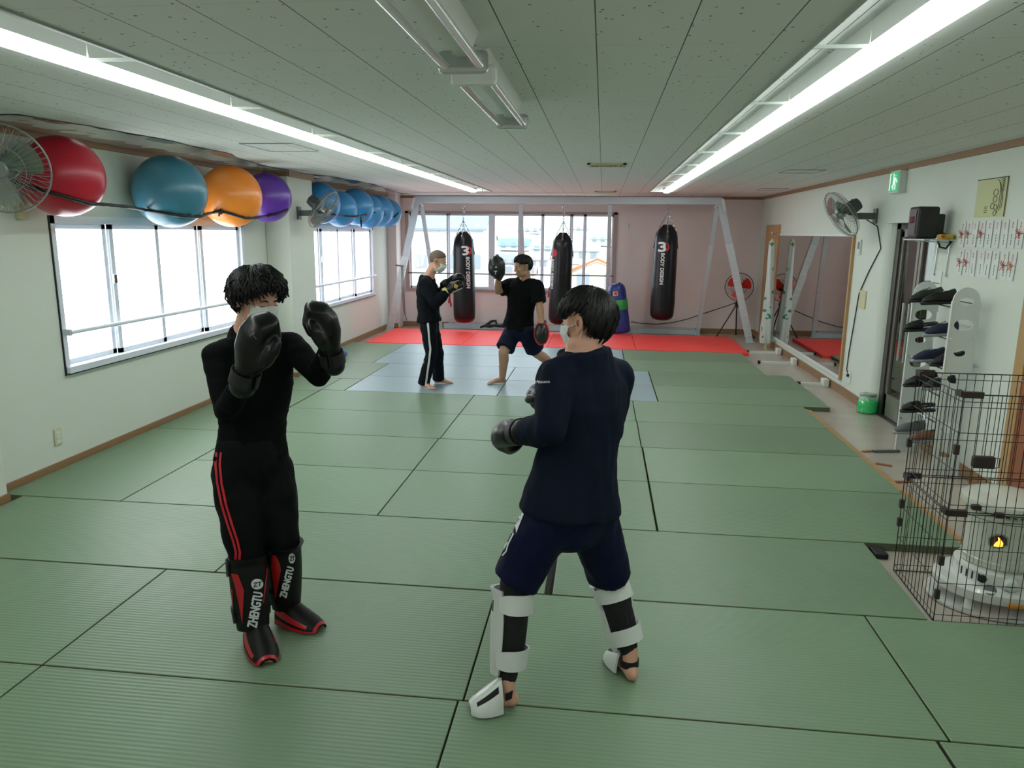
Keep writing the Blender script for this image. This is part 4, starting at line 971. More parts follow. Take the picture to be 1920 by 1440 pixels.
def envelope(px0, pytop, row, k, label):
    d = ray(px0, pytop); c = CAM+d*((XR-.004)/d.x); y1 = c.y; z1 = c.z
    if k > 0: pass
    r = thing('gift_envelope', label, 'envelope', (XR-.003, y1-.045, z1-.2), group=['envelopes in the upper row on the wall', 'envelopes in the lower row on the wall'][row])
    tilt = random.uniform(-.03, .03)
    def W(u, v, o=0): return (XR-.004-o, y1-.09*u+tilt*v*.5, z1-.205*v)
    m = MB(); vs = [W(u, v, o) for o in (0, .003) for v in (0, 1) for u in (0, 1)]; m.add(vs, [(4, 5, 7, 6), (0, 2, 3, 1), (0, 1, 5, 4), (2, 6, 7, 3), (0, 4, 6, 2), (1, 3, 7, 5)]); build('paper', m, M['paper'], r, world=True)
    m = MB()
    for s in ((.55, .08), (.55, .2)):
        t = fit_text('御' if s[1] < .1 else '祝', .022, .022); t.v = [V(W(s[0]+v.x/.09-.06, s[1]+.05-v.y/.205, .0045)) for v in t.v]; m.add(t.v, t.f)
    build('red_writing', m, M['redink'], r, world=True)
    m = MB()
    for j in range(4):
        v0 = .52+.1*j; m.tube([W(.48, v0, .0045), W(.56, v0+.015, .0045)], .0012, 4); m.tube([W(.52, v0-.02, .0045), W(.5, v0+.05, .0045)], .0012, 4); m.tube([W(.44, v0+.04, .0045), W(.58, v0+.04, .0045)], .001, 4)
    build('black_writing', m, M['ink'], r, world=True)
    if k in (0, 1, 3, 8) and row == 0 or k in (0, 1, 6, 7) and row == 1:
        m = MB(); c0 = V(W(.5, .5, .008))
        m.tube([V(W(0, .48, .007)), c0, V(W(1, .48, .007))], .0028, 5)
        for a in (.7, 1.2, 2.1, 2.7, 4.1, 5.2): m.tube([c0, c0+V((-.01, .022*math.cos(a), .022*math.sin(a))), c0+V((-.012, .045*math.cos(a), .04*math.sin(a)))], .0024, 5)
        build('cord_knot', m, mat('orange cord', 'b5643a', .6) if (k == 1 and row == 0) or (k == 7 and row == 1) else M['redink'], r, world=True)
xs0 = [1803, 1815, 1826, 1839, 1853, 1867, 1881, 1896, 1911]; xs1 = [1800, 1811, 1822, 1837, 1850, 1864, 1880, 1896]
for k, x in enumerate(xs0): envelope(x, 416-.6*k, 0, k, f'white gift envelope, {ORD[k] if k else "first"} in the upper row counting from the timer shelf')
for k, x in enumerate(xs1): envelope(x, 468+.6*k, 1, k, f'white gift envelope, {ORD[k] if k else "first"} in the lower row counting from the timer shelf')

# ------------------------------------------------------------------ shoe rack and shoes
r = thing('shoe_rack', 'white plastic shoe rack with oval holes beside the glass doors', 'shoe rack', (2.82, 6.6, FZ))
def side_panel(y):
    bm = bmesh.new(); x0, x1, z0, z1 = 2.69, 2.89, FZ, 1.47; hw = (x1-x0)/2
    holes = [(1.36, .055, .03), (1.18, .07, .045), (.96, .045, .028), (.76, .07, .045), (.56, .05, .03), (.36, .07, .045), (.14, .05, .03)]
    m = MB(); th = .012
    cells = [z1] + [ (holes[i][0]+holes[i+1][0])/2 for i in range(len(holes)-1)] + [z0]
    for i, (hz, a, b) in enumerate(holes):
        t, bt_ = cells[i], cells[i+1]; N = 24; inner = []; outer = []
        for k in range(N):
            an = 2*PI*k/N; c, s = math.cos(an), math.sin(an); inner.append((x0+hw+a*c, hz+b*s))
            L = min(hw/abs(c) if abs(c) > 1e-6 else 9, ((t-hz) if s > 0 else (hz-bt_))/abs(s) if abs(s) > 1e-6 else 9); ox, oz = x0+hw+L*c, hz+L*s
            if i == 0 and s > 0: oz = hz+(t-hz)*s; ox = x0+hw+hw*c
            outer.append((ox, oz))
        vs = [(p[0], y-th/2, p[1]) for p in inner]+[(p[0], y-th/2, p[1]) for p in outer]+[(p[0], y+th/2, p[1]) for p in inner]+[(p[0], y+th/2, p[1]) for p in outer]
        fs = []
        for k in range(N):
            k2 = (k+1) % N; fs += [(k, k2, N+k2, N+k), (2*N+k, 3*N+k, 3*N+k2, 2*N+k2), (k, 2*N+k, 2*N+k2, k2), (N+k, N+k2, 3*N+k2, 3*N+k)]
        m.add(vs, fs)
        # fill square corners
        if i: 
            for sx in (x0, x1):
                pass
    m.box((x0-.004, y-.012, FZ), (x0+.006, y+.012, 1.36)); m.box((x1-.006, y-.012, FZ), (x1+.004, y+.012, 1.36))
    return m
for y in (6.1, 6.84): build('side_panel', side_panel(y), M['plastic_w'], r, world=True)
TZ = [1.31, 1.06, .82, .6, .38, .16]
for z in TZ:
    for x in (2.71, 2.87): m = MB(); m.tube([(x, 6.1, z+(.03 if x > 2.8 else 0)), (x, 6.84, z+(.03 if x > 2.8 else 0))], .006); build('rod', m, M['chrome'], r, world=True)
def shoe(label, kind, cols, loc, rot, s=1.0, tilt=0):
    """toe toward local -x"""
    rt = thing('shoe', label, 'shoe', loc, rot); rt.scale = (s*.95, s, s*1.18); rt.rotation_euler = (0, tilt, rot)
    rt['category'] = 'sandal' if kind == 'clog' else 'shoe'
    m = MB(); out = [(-.14, 0, .028), (-.11, 0, .042), (-.05, 0, .047), (.02, 0, .036), (.09, 0, .036), (.13, 0, .028)]
    m.loft([((x, 0, .012), w, .014) for x, _, w in out], (0, 1, 0), 20); sole = fuse(m, .006, 2); sole.v = [V((v.x, v.y, max(0, min(.026, v.z)))) for v in sole.v]
    build('sole', sole, cols[1], rt, smooth='auto')
    m = MB()
    if kind == 'clog':
        m.loft([((-.12, 0, .035), .036, .018), ((-.07, 0, .045), .043, .03), ((-.01, 0, .05), .04, .036)], (0, 1, 0), 20)
        up = fuse(m, .005, 3); build('upper', up, cols[0], rt, smooth=True)
        m = MB(); m.tube([(0, -.042, .045), (.06, -.044, .05), (.12, -.03, .055), (.135, 0, .057), (.12, .03, .055), (.06, .044, .05), (0, .042, .045)], .009, 8); build('heel_strap', m, cols[0], rt, smooth=True)
    else:
        m.loft([((-.12, 0, .03), .03, .018), ((-.07, 0, .042), .042, .03), ((-.01, 0, .055), .038, .042), ((.05, 0, .062), .034, .05), ((.1, 0, .062), .032, .05)], (0, 1, 0), 20)
        up = fuse(m, .005, 3); up.v = [V((v.x, v.y, min(v.z, .085+.02*max(0, (v.x-.06)/.06)))) for v in up.v]; build('upper', up, cols[0], rt, smooth='auto')
        m = MB(); m.lathe([(.024, 0), (.026, .003)], 16, c=(.06, 0, .086)); build('opening', m, M['black'], rt)
        m = MB()
        for k in range(4): m.tube([(-.05+.022*k, -.02, .074+.007*k), (-.045+.022*k, 0, .083+.006*k), (-.05+.022*k, .02, .074+.007*k)], .003, 5)
        build('laces', m, cols[2], rt, smooth=True)
    return rt
bk = mat('black shoe leather', '0f1210', .5, bump=.1); nv = mat('navy shoe cloth', '1d2740', .7); gy = mat('grey sole rubber', '8b9090', .6); pk = mat('pink laces', 'c22f56', .6); wl = mat('white laces', 'cfd2ce', .6); bs = mat('black sole rubber', '101112', .6); og = mat('dark olive shoe', '1f2a22', .6)
X0 = 2.68
SH = [('dark olive sneaker on the top tier of the rack, nearer the doors', 'shoe', (og, bs, bk), (X0, 6.54, TZ[0]+.006)),
 ('black sneaker on the top tier of the rack, next to the near side panel', 'shoe', (bk, bs, bk), (X0+.02, 6.34, TZ[0]+.006)),
 ('black sandal on the second tier of the rack', 'clog', (bk, bs, bk), (X0, 6.58, TZ[1]+.006)),
 ('navy canvas shoe on the second tier beside the black sandal', 'shoe', (nv, gy, nv), (X0+.04, 6.28, TZ[1]+.006)),
 ('navy sneaker with grey sole on the third tier', 'shoe', (nv, gy, gy), (X0+.05, 6.47, TZ[2]+.006)),
 ('black sneaker with pink laces seen through the oval hole of the rack', 'shoe', (bk, bs, pk), (X0+.12, 6.28, TZ[2]+.006)),
 ('black sneaker on the fourth tier, toe over the rack edge', 'shoe', (bk, bs, bk), (X0, 6.44, TZ[3]+.02)),
 ('black trainer on the fourth tier against the near side panel', 'shoe', (bk, gy, wl), (X0+.09, 6.32, TZ[3]+.02)),
 ('black rubber clog on the fifth tier behind the cage top', 'clog', (bk, bs, bk), (X0, 6.44, TZ[4]+.02)),
 ('brown shoe on the lowest tier seen through the cage wires', 'shoe', (mat('brown shoe', '7d5137', .6), gy, wl), (X0+.05, 6.34, TZ[5]+.006)),
 ('grey canvas shoe on the lowest tier near the doors', 'shoe', (mat('grey shoe', '63686c', .7), gy, wl), (X0+.03, 6.62, TZ[5]+.006))]
for lb, kd, cl, lc in SH: shoe(lb, kd, cl, lc, 0, 1.0, tilt=-.06)

# green gel jar
r = thing('gel_jar', 'clear round jar of bright green gel beads on the floor by the glass doors', 'jar', (3.0, 8.33, FZ)); J = V((2.93, 8.32, FZ)); r.location = J
m = MB(); m.lathe([(.07, .003), (.09, .012), (.098, .05), (.098, .13), (.092, .14)], 32, c=J); build('green_gel', m, mat('green gel', '2fd37a', .2, bump=.5, bscale=60, emit='16a055', estr=.15), r, world=True, smooth='auto')
m = MB(); m.lathe([(.1, .002), (.104, .03), (.104, .15), (.09, .175), (.082, .19)], 32, c=J); build('jar_glass', m, clear('jar plastic', 'e8f2ec', .03, .86), r, world=True, smooth=True)
m = MB(); m.lathe([(.082, .188), (.084, .192), (.084, .212), (.08, .216)], 32, c=J); build('jar_lid', m, clear('clear lid', 'd8e4de', .1, .6), r, world=True, smooth='auto')
m = MB(); m.bar((2.46, 6.73, FZ+.012), (2.7, 6.77, FZ+.012), .03, .02); tag(build('metal_strip', m, M['plastic_g']), 'dark metal strip lying on the linoleum between mats and rack', 'strip')
m = MB(); m.box((1.68, 4.38, FZ+.001), (1.76, 4.5, FZ+.035), bev=.008); tag(build('plastic_clip', m, M['black']), 'small black plastic clip tucked against the mat edge by the cage', 'clip')

# ------------------------------------------------------------------ wire cage around the heater
r = thing('wire_pen', 'tall black wire pen standing around the kerosene heater', 'pen', (2.1, 3.95, FZ))
def panel(p, q, z0, z1, nm):
    p, q = V(p), V(q); L = (q-p).length; n = max(2, round(L/.043)); m = MB()
    for k in range(n+1):
        c = p.lerp(q, k/n); rr = .0026 if k in (0, n) else .0019; m.tube([(c.x, c.y, z0), (c.x, c.y, z1)], rr, 5)
    for z, rr in ((z0, .003), (z0+.035, .0019), (z0+(z1-z0)*.36, .0019), (z0+(z1-z0)*.68, .0019), (z1-.035, .0019), (z1, .003)): m.tube([(p.x, p.y, z), (q.x, q.y, z)], rr, 5)
    return build(nm, m, M['wire'], r, world=True)
A_, B_, C_, D_ = (1.735, 4.235), (1.715, 3.655), (2.62, 3.655), (2.64, 4.235)
for z0, z1, s in ((FZ+.004, .525, 0), (.535, 1.12, .01)):
    panel((*A_, 0), (*B_, 0), z0, z1, 'side_panel'); panel((*B_, 0), (*C_, 0), z0, z1, 'front_panel'); panel((*A_, 0), (*D_, 0), z0, z1, 'rear_panel'); panel((*C_, 0), (*D_, 0), z0, z1, 'side_panel')
for c, z in ((A_, .53), (B_, .53), (B_, 1.12), (A_, 1.12)):
    m = MB(); m.bar((c[0]-.005, c[1], z), (c[0]+.085, c[1]-.003, z), .022, .03); m.bar((c[0], c[1]+(.0), z), (c[0], c[1]+(.06 if c is B_ else -.06), z), .022, .028); build('corner_clip', m, M['brass'], r, world=True)
for c, z in ((A_, .36), (A_, .25), (A_, .72), (B_, .28), (B_, .1), (B_, .85)):
    m = MB(); m.box((c[0]-.012, c[1]-.012, z-.025), (c[0]+.012, c[1]+.012, z+.025), bev=.004); build('joint_clip', m, M['brass'], r, world=True)
for x, z in ((1.95, .53), (1.84, .565), (2.2, .53)): m = MB(); m.box((x-.02, 3.64, z-.012), (x+.02, 3.668, z+.012), bev=.003); build('joint_clip', m, M['brass'], r, world=True)
m = MB(); m.box((1.79, 3.63, .765), (1.89, 3.668, .825), bev=.01); m.tube([(1.88, 3.635, .82), (1.905, 3.635, .82), (1.905, 3.635, .775), (1.88, 3.635, .77)], .003); build('door_latch', m, M['brass'], r, world=True)

# ------------------------------------------------------------------ kerosene heater
H = V((2.13, 3.95, FZ))
r = thing('kerosene_heater', 'cream round kerosene heater with a glowing flame window inside the wire pen', 'heater', H)
def oval(prof, n=44, ex=1.0): 
    m = MB(); vs = []; fs = []
    for a, b, z in prof:
        for k in range(n): t = 2*PI*k/n; vs.append(H+V((a*math.cos(t), b*math.sin(t), z)))
    for i in range(len(prof)-1):
        for k in range(n): k2 = (k+1) % n; fs.append((i*n+k, i*n+k2, (i+1)*n+k2, (i+1)*n+k))
    fs.append(tuple(range(n))[::-1]); fs.append(tuple(range((len(prof)-1)*n, len(prof)*n))); return m.add(vs, fs)
build('drip_tray', oval([(.31, .262, .002), (.325, .275, .006), (.33, .278, .02), (.315, .265, .014)]), M['enamel_w'], r, world=True, smooth='auto')
for a in (2.5, 3.9, 5.5, .7): m = MB(); c = H+V((.25*math.cos(a), .2*math.sin(a), .015)); m.tube([c, c+V((0, 0, .05))], [.03, .018], 10); build('foot', m, M['enamel_w'], r, world=True, smooth='auto')
build('base', oval([(.22, .18, .055), (.285, .238, .075), (.3, .25, .1), (.3, .25, .125), (.285, .238, .14), (.22, .19, .148)]), M['enamel_w'], r, world=True, smooth='auto')
m = MB(); m.lathe([(.2, .145), (.2, .21), (.188, .215)], 40, c=H); ctl = build('control_band', m, M['enamel_w'], r, world=True, smooth='auto')
m = MB(); m.lathe([(.168, .212), (.168, .25), (.172, .252), (.172, .262), (.168, .265), (.168, .5), (.16, .51)], 48, c=H); body = build('body', m, M['enamel'], r, world=True, smooth='auto')
for k in range(16):
    a = PI+.1+PI*k/16; m = MB(); c = H+V((.162*math.cos(a), .162*math.sin(a), 0)); m.box(tuple(c+V((-.006, -.006, .505))), tuple(c+V((.006, .006, .53)))); build('vent_post', m, M['enamel'], r, world=True)
m = MB(); m.lathe([(.13, .5), (.13, .53)], 30, c=H); build('dark_gap', m, M['black'], r, world=True)
m = MB(); m.lathe([(.18, .528), (.205, .535), (.21, .55), (.205, .575), (.17, .59), (.12, .597), (.01, .6)], 48, c=H); build('lid', m, M['enamel'], r, world=True, smooth='auto')
bh = decal_bvh([body]); bc = decal_bvh([ctl])
HX = 1872
def hp(px, py): return (px, py)
project_flat('window_rim', poly2([(HX+19*max(-1, min(1, 1.15*math.cos(a))), 1015+14*math.sin(a)) for a in [2*PI*k/28 for k in range(28)]], 6), hp, bh, M['chrome'], r, .002)
win = project_flat('flame_window', poly2([(HX+16*max(-1, min(1, 1.15*math.cos(a))), 1015+11*math.sin(a)) for a in [2*PI*k/28 for k in range(28)]], 6), hp, bh, mat('dark flame chamber', '4b2f28', .3), r, .004)
project_flat('flame', poly2([(1862, 1023), (1868, 1016), (1872, 1014), (1872, 1006), (1877, 1012), (1881, 1018), (1880, 1024), (1872, 1025)], 4), hp, bh, mat('flame', 'ff9a3a', .5, emit='ff8a2a', estr=5), r, .006)
m = MB(); c = at(1868, 1088, 3.76); n_ = V((-.1, -1, 0)).normalized(); m.lathe([(.034, -.01), (.034, .012), (.028, .03), (.02, .034)], 24, c=H+V((-.03, -.195, .178)), ax=(-.1, -1, 0)); build('ignition_dial', m, M['plastic_w'], r, world=True, smooth='auto')
m = MB(); m.lathe([(.02, 0), (.02, .012), (.012, .014)], 18, c=H+V((-.135, -.147, .18)), ax=(-.65, -.75, 0)); build('push_knob', m, M['black'], r, world=True, smooth='auto')
for k in range(4):
    a = PI+.25+.16*k; m = MB(); c = H+V((.2*math.cos(a), .2*math.sin(a), .18)); m.box(tuple(c-V((.003, .003, .02))), tuple(c+V((.003, .003, .02)))); build('slot', m, M['black'], r, world=True)
m = MB(); m.lathe([(.03, 0), (.03, .004)], 24, c=H+V((-.12, -.2, .142)), ax=(-.3, -.6, 1)); build('emblem', m, M['plastic_g'], r, world=True)
m = MB(); c = H+V((-.02, -.262, .09)); m.box(tuple(c-V((.035, .004, .01))), tuple(c+V((.035, .01, .01))), bev=.004); build('orange_sticker', m, mat('orange sticker', 'd08a2e', .5), r, world=True)
m = MB(); m.box(tuple(H+V((-.06, -.178, .24))), tuple(H+V((.07, -.168, .29))), bev=.004); build('lower_door', m, M['enamel'], r, world=True)
m = MB()
for k in range(14):
    a = PI+.15+PI*.9*k/14; m.tube([H+V((.2*math.cos(a), .2*math.sin(a), .24)), H+V((.2*math.cos(a), .2*math.sin(a), .49))], .0015, 4)
for z in (.24, .49): m.tube([H+V((.2*math.cos(a), .2*math.sin(a), z)) for a in [PI+.15+PI*.9*k/30 for k in range(28)]], .002, 4)
build('guard_grille', m, M['plastic_g'], r, world=True)
# towel
m = MB(); NN = 18
def tf(u, v):
    x = 2.24+.34*u; y = 3.672+.05*v+.008*math.sin(u*9); z = FZ+.012+.035*abs(math.sin(u*11+v*3))*(1-abs(2*v-1)**2)+.012*noise.noise(V((u*6, v*4, 3)))+.008
    return V((x, y, max(z, FZ+.004))), V((0, 0, 1))
m.plate(tf, 26, 8, .006); tag(build('towel', m, mat('grey brown towel', '7f776c', .95, bump=.5, bscale=120), smooth=True), 'crumpled grey-brown towel on the floor in front of the heater', 'towel')
# bundle at the left wall seen below the boxer's raised arm
m = MB(); c = V((-3.9, 10.45, .0))
m.loft([(c+V((-.12, -.05, .08)), .1, .07), (c+V((0, 0, .09)), .14, .085), (c+V((.14, .04, .07)), .1, .06)], (0, 1, 0)); m.ell(c+V((.05, -.1, .12)), (.09, .07, .07)); b = fuse(m, .012, 3)
b.v = [v+V((0, 0, .02*noise.noise(v*14))) for v in b.v]; b.v = [V((v.x, v.y, max(v.z, .002))) for v in b.v]
tag(build('cloth_bundle', b, mat('blue white striped cloth', '5d74a4', .8, var=.6, vscale=18), smooth=True), 'blue and white bundle of cloth on the mat at the left wall', 'bundle')
# ------------------------------------------------------------------ people
SKIN = mat('skin', 'd3a088', .5, bump=.04, bscale=200, var=.05, vscale=12)
SKIN2 = mat('tanned skin', 'b98d70', .5, bump=.04, bscale=200, var=.05, vscale=12)
HAIR = mat('black hair', '0a0909', .45, spec=.45, bump=.2, bscale=90)
MASK = mat('white surgical mask', 'dcdeda', .8)
EYEW = mat('eye white', 'c9c4be', .3); EYED = mat('dark iris', '120c0a', .2); BROW = mat('eyebrow hair', '17110f', .8); LIP = mat('lips', '9c6054', .5)
GLOVE = mat('black glove leather', '040506', .38, spec=.35, coat=.06, bump=.12, bscale=25)
STRAPB = mat('black webbing strap', '0c0d11', .6, bump=.3, bscale=120)

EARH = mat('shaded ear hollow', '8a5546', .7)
def unit(v): return V(v).normalized()
def displace(mb, amp, freq, seed=0, stretch=(1, 1, 1)):
    N = normals(mb); s = V((seed*3.1, seed*1.7, seed))
    mb.v = [v + n*amp*(noise.noise(V((v.x*freq*stretch[0], v.y*freq*stretch[1], v.z*freq*stretch[2]))+s)+.5*noise.noise(V((v.x*freq*2.3*stretch[0], v.y*freq*2.3*stretch[1], v.z*freq*2.3*stretch[2]))+s*2)) for v, n in zip(mb.v, N)]
    return mb

def limb(mb, pts, hint=(0, 1, 0), flat=0):
    """pts: (pos, radius) -> rounded tapering tube"""
    ps = []
    for i, p in enumerate(pts): ps.append((V(p[0]), p[1], p[2] if len(p) > 2 else p[1]))
    t = (ps[-1][0]-ps[0][0]).normalized(); h = V(hint)
    if abs(t.dot(h.normalized())) > .9: h = V((1, 0, 0)) if abs(t.x) < .8 else V((0, 0, 1))
    mb.loft(ps, h, 20, flat=flat); return mb

def lerps(a, b, l): return [V(a).lerp(V(b), t) for t in l]

class Fig:
    def __init__(s, J, face, headf, k=1.0, tk=1.0, hs=1.0):
        s.J = {a: V(b) for a, b in J.items()}; s.f = unit(face); s.k = k; s.tk = tk; s.hs = hs
        J = s.J; s.sh = (J['Ls']-J['Rs']).normalized(); s.hp = (J['Lh']-J['Rh']).normalized()
        hf = unit(headf[0]); up = unit(headf[1]); lf = up.cross(hf).normalized(); up = hf.cross(lf); s.H = Matrix((hf, lf, up)).transposed()
        s.root = None
    def hl(s, x, y, z): return s.J['head'] + s.H @ (V((x, y, z))*s.hs)
    def torso(s, mb, off=0, hem=None, top=True, flare=0, bottom=True, crew=None):
        J, k = s.J, s.k*s.tk; P, C, N = J['pelvis'], J['chest'], J['neck']; S = (J['Ls']+J['Rs'])/2
        u = (C-P).normalized(); pts = []; sd = []
        def a(p, ra, rb, t): pts.append((p, ra*k+off, rb*k+off)); sd.append(s.hp.lerp(s.sh, t).normalized())
        if hem is not None: a(P-u*hem, .165+flare, .115+flare, 0)
        if bottom and hem is None: a(P-u*.06, .13, .1, 0)
        a(P, .162+flare*.8, .112+flare*.7, 0); a(P.lerp(C, .3), .142+flare*.5, .1+flare*.5, .25); a(P.lerp(C, .55), .14+flare*.3, .1+flare*.3, .5); a(P.lerp(C, .8), .155, .11, .8); a(C, .163, .113, 1); a(C.lerp(S, .65), .158, .1, 1)
        if crew: a(S+(N-S)*.25, .12, .08, 1); a(S.lerp(N, crew), .085, .075, 1)
        elif top: a(S+(N-S)*.25, .12, .075, 1); a(N, .068, .06, 1)
        mb.loft(pts, sd, 28, flat=(2 if hem is not None else 0) | (1 if crew else 0))
    def arm(s, mb, side, off=0, end=1.0, loose=0, trap=True):
        J = s.J; k = s.k; S, E, W = J[side+'s'], J[side+'e'], J[side+'w']
        if trap:
            Sm = (J['Ls']+J['Rs'])/2; nb = J['neck']; q0 = nb.lerp(Sm, .35); limb(mb, [(q0-V((0, 0, .03)), .056*k+off*.7), (q0.lerp(S, .45)-V((0, 0, .01)), .058*k+off*.9), (S, .056*k+off)])
        if end <= .5:
            q = S.lerp(E, end*2); limb(mb, [(S, .058*k+off), (S.lerp(q, .5), .054*k+off+loose), (q, .053*k+off+loose*1.4)], flat=1)
        else:
            limb(mb, [(S, .058*k+off), (S.lerp(E, .4), .05*k+off+loose), (S.lerp(E, .8), .042*k+off+loose), (E, .04*k+off+loose)])
            limb(mb, [(E, .04*k+off+loose), (E.lerp(W, .28), .043*k+off+loose), (E.lerp(W, .7), .034*k+off+loose), (W, .027*k+off+loose*.5)])
        C = J['chest']; limb(mb, [(S, .055*k+off), (S.lerp(C+(V((0, 0, 0))), .3), .065*k+off), (S.lerp(C, .55), .06*k+off)])
    def leg(s, mb, side, off=0, end=1.0, loose=0, ank=None):
        J = s.J; k = s.k; Hh, K, A = J[side+'h'], J[side+'k'], J[side+'a']; f = s.f
        if end <= .5:
            q = Hh.lerp(K, end*2); limb(mb, [(Hh, .088*k+off), (Hh.lerp(q, .5), .083*k+off+loose), (q, .078*k+off+loose*1.5)])
        else:
            limb(mb, [(Hh, .088*k+off), (Hh.lerp(K, .35), .08*k+off+loose), (Hh.lerp(K, .75), .064*k+off+loose), (K, .055*k+off+loose)])
            e = K.lerp(A, (end-.5)*2); B = -f*.012
            r2 = (.036*k+off+loose*.6) if ank is None else ank
            limb(mb, [(K, .054*k+off+loose), (K.lerp(e, .3)+B, .056*k+off+loose), (K.lerp(e, .6)+B*.5, .046*k+off+loose), (e, r2)])
    def foot(s, mb, side, toes=True, off=0):
        J = s.J; h, t, A = J[side+'heel'], J[side+'toe'], J[side+'a']; d = (t-h).normalized(); up = V((0, 0, 1)); lt = up.cross(d).normalized(); up = d.cross(lt); L = (t-h).length; k = .95*s.k
        c = lambda q, z, w=0: h + d*(L*q) + up*z + lt*w
        mb.loft([(c(.1, .032), .028*k+off, .03+off), (c(.3, .04), .03*k+off, .034+off), (c(.5, .036), .034*k+off, .03+off), (c(.72, .022), .042*k+off, .019+off), (c(.84, .016), .04*k+off, .014+off)], lt, 18)
        limb(mb, [(A+V((0, 0, .02)), .036*k+off), (c(.2, .055), .033*k+off), (c(.14, .035), .03+off)], lt)
        if toes:
            sg = 1 if side == 'R' else -1   # big toe on the inner side
            for i, (w, ln, r) in enumerate(((.028, .99, .0125), (.012, 1.0, .0095), (-.002, .97, .009), (-.015, .93, .0085), (-.027, .88, .008))):
                mb.loft([(c(.8, .014, sg*w*k), r, r), (c(ln-.06, .012, sg*w*1.05*k), r, r*.95), (c(ln-.02, .009, sg*w*1.05*k), r*.85, r*.75)], lt, 10)
    def head(s, mb, ears=True, nose=True):
        E = lambda c, r: mb.ell(s.hl(*c), [q*s.hs for q in r], s.H, nu=24, nv=16)
        E((-.012, 0, .032), (.096, .077, .086)); E((.02, 0, .0), (.07, .068, .085)); E((.03, 0, -.045), (.055, .056, .06))
        E((.055, 0, -.09), (.032, .032, .024)); E((.02, .042, -.065), (.045, .02, .035)); E((.02, -.042, -.065), (.045, .02, .035))
        E((.075, .022, .022), (.016, .022, .01)); E((.075, -.022, .022), (.016, .022, .01))
        E((.058, .038, -.022), (.028, .024, .022)); E((.058, -.038, -.022), (.028, .024, .022))
        mb.loft([(s.hl(.086, 0, .012), .008, .008), (s.hl(.096, 0, -.012), .010, .010), (s.hl(.102, 0, -.028), .014, .012)], s.H @ V((0, 1, 0)), 12)
        E((.09, .012, -.032), (.012, .009, .008)); E((.09, -.012, -.032), (.012, .009, .008))
        E((.083, 0, -.058), (.012, .024, .007)); E((.08, 0, -.069), (.012, .02, .007))
        for g in (1, -1):
            mb.loft([(s.hl(-.012, g*.08, .024), .017, .009), (s.hl(-.017, g*.088, .004), .019, .009), (s.hl(-.006, g*.083, -.026), .012, .009)], s.H @ V((1, 0, 0)), 14); mb.tube([s.hl(-.0, g*.086, .02), s.hl(-.01, g*.094, .034), s.hl(-.028, g*.096, .028), s.hl(-.032, g*.096, .004), s.hl(-.022, g*.092, -.022), s.hl(-.004, g*.088, -.034)], .0055*s.hs, 8)
            E((.078, g*.031, .0), (.012, .017, .0095))
        nb = s.J['neck']; hb = s.hl(-.02, 0, -.06); r = .056*s.hs
        limb(mb, [(nb-V((0, 0, .02)), r*1.15), (nb.lerp(hb, .4), r), (hb, r*.98), (s.hl(-.02, 0, -.02), r*.9)])
    def face(s, closed=False, brow=True, mouth=True):
        for g in (1, -1):
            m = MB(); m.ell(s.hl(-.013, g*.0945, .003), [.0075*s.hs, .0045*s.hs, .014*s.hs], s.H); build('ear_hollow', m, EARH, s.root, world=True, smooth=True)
            m = MB(); m.ell(s.hl(.0835, g*.031, .0-.001), [.007*s.hs, .0125*s.hs, (.0035 if closed else .005)*s.hs], s.H); e = build('eye', m, EYEW, s.root, world=True, smooth=True)
            m = MB(); m.ell(s.hl(.0885, g*.031, -.0015), [.003*s.hs, .0045*s.hs, .0042*s.hs], s.H); build('iris', m, EYED, e, world=True, smooth=True)
            m = MB(); m.tube([s.hl(.084, g*.0185, -.002), s.hl(.0905, g*.026, .0035), s.hl(.0905, g*.036, .0035), s.hl(.082, g*.046, .0)], .0016*s.hs, 6); build('eyelashes', m, EYED, s.root, world=True, smooth=True)
            if brow: m = MB(); m.tube([s.hl(.089, g*.015, .022), s.hl(.091, g*.028, .028), s.hl(.084, g*.045, .024)], [.003, .0035, .0015], 6); build('eyebrow', m, BROW, s.root, world=True, smooth=True)
        if mouth:
            m = MB(); m.tube([s.hl(.079, .022, -.0635), s.hl(.093, .008, -.0625), s.hl(.094, 0, -.064), s.hl(.093, -.008, -.0625), s.hl(.079, -.022, -.0635)], [.002, .0045, .005, .0045, .002], 8); build('mouth', m, LIP, s.root, world=True, smooth=True)
    def mask(s):
        def fn(u, v):
            y = (u-.5)*2; z = .0-.115*(1-v)*1.0; zz = -.002-.112*(1-v)
            prof = [(-.002, .104), (-.03, .119), (-.055, .111), (-.085, .1), (-.114, .07)]
            for i in range(4):
                if prof[i][0] >= zz >= prof[i+1][0]:
                    t = (prof[i][0]-zz)/(prof[i][0]-prof[i+1][0]); x = prof[i][1]*(1-t)+prof[i+1][1]*t; break
            else: x = prof[0][1] if zz > -.002 else prof[-1][1]
            top = .012*(1-abs(y))*v; w = .071 - .005*abs(2*v-1); zz = zz*(1-.14*abs(y)**2)-.004*abs(y)
            x = x - .062*abs(y)**2.2 - .0 + .002*math.sin(v*22); n = unit((1, y*1.1, (v-.5)*.5))
            return s.hl(x-.002, y*w, zz+top), s.H @ n
        m = MB(); m.plate(fn, 16, 14, .002); mk = build('face_mask', m, MASK, s.root, world=True, smooth=True)
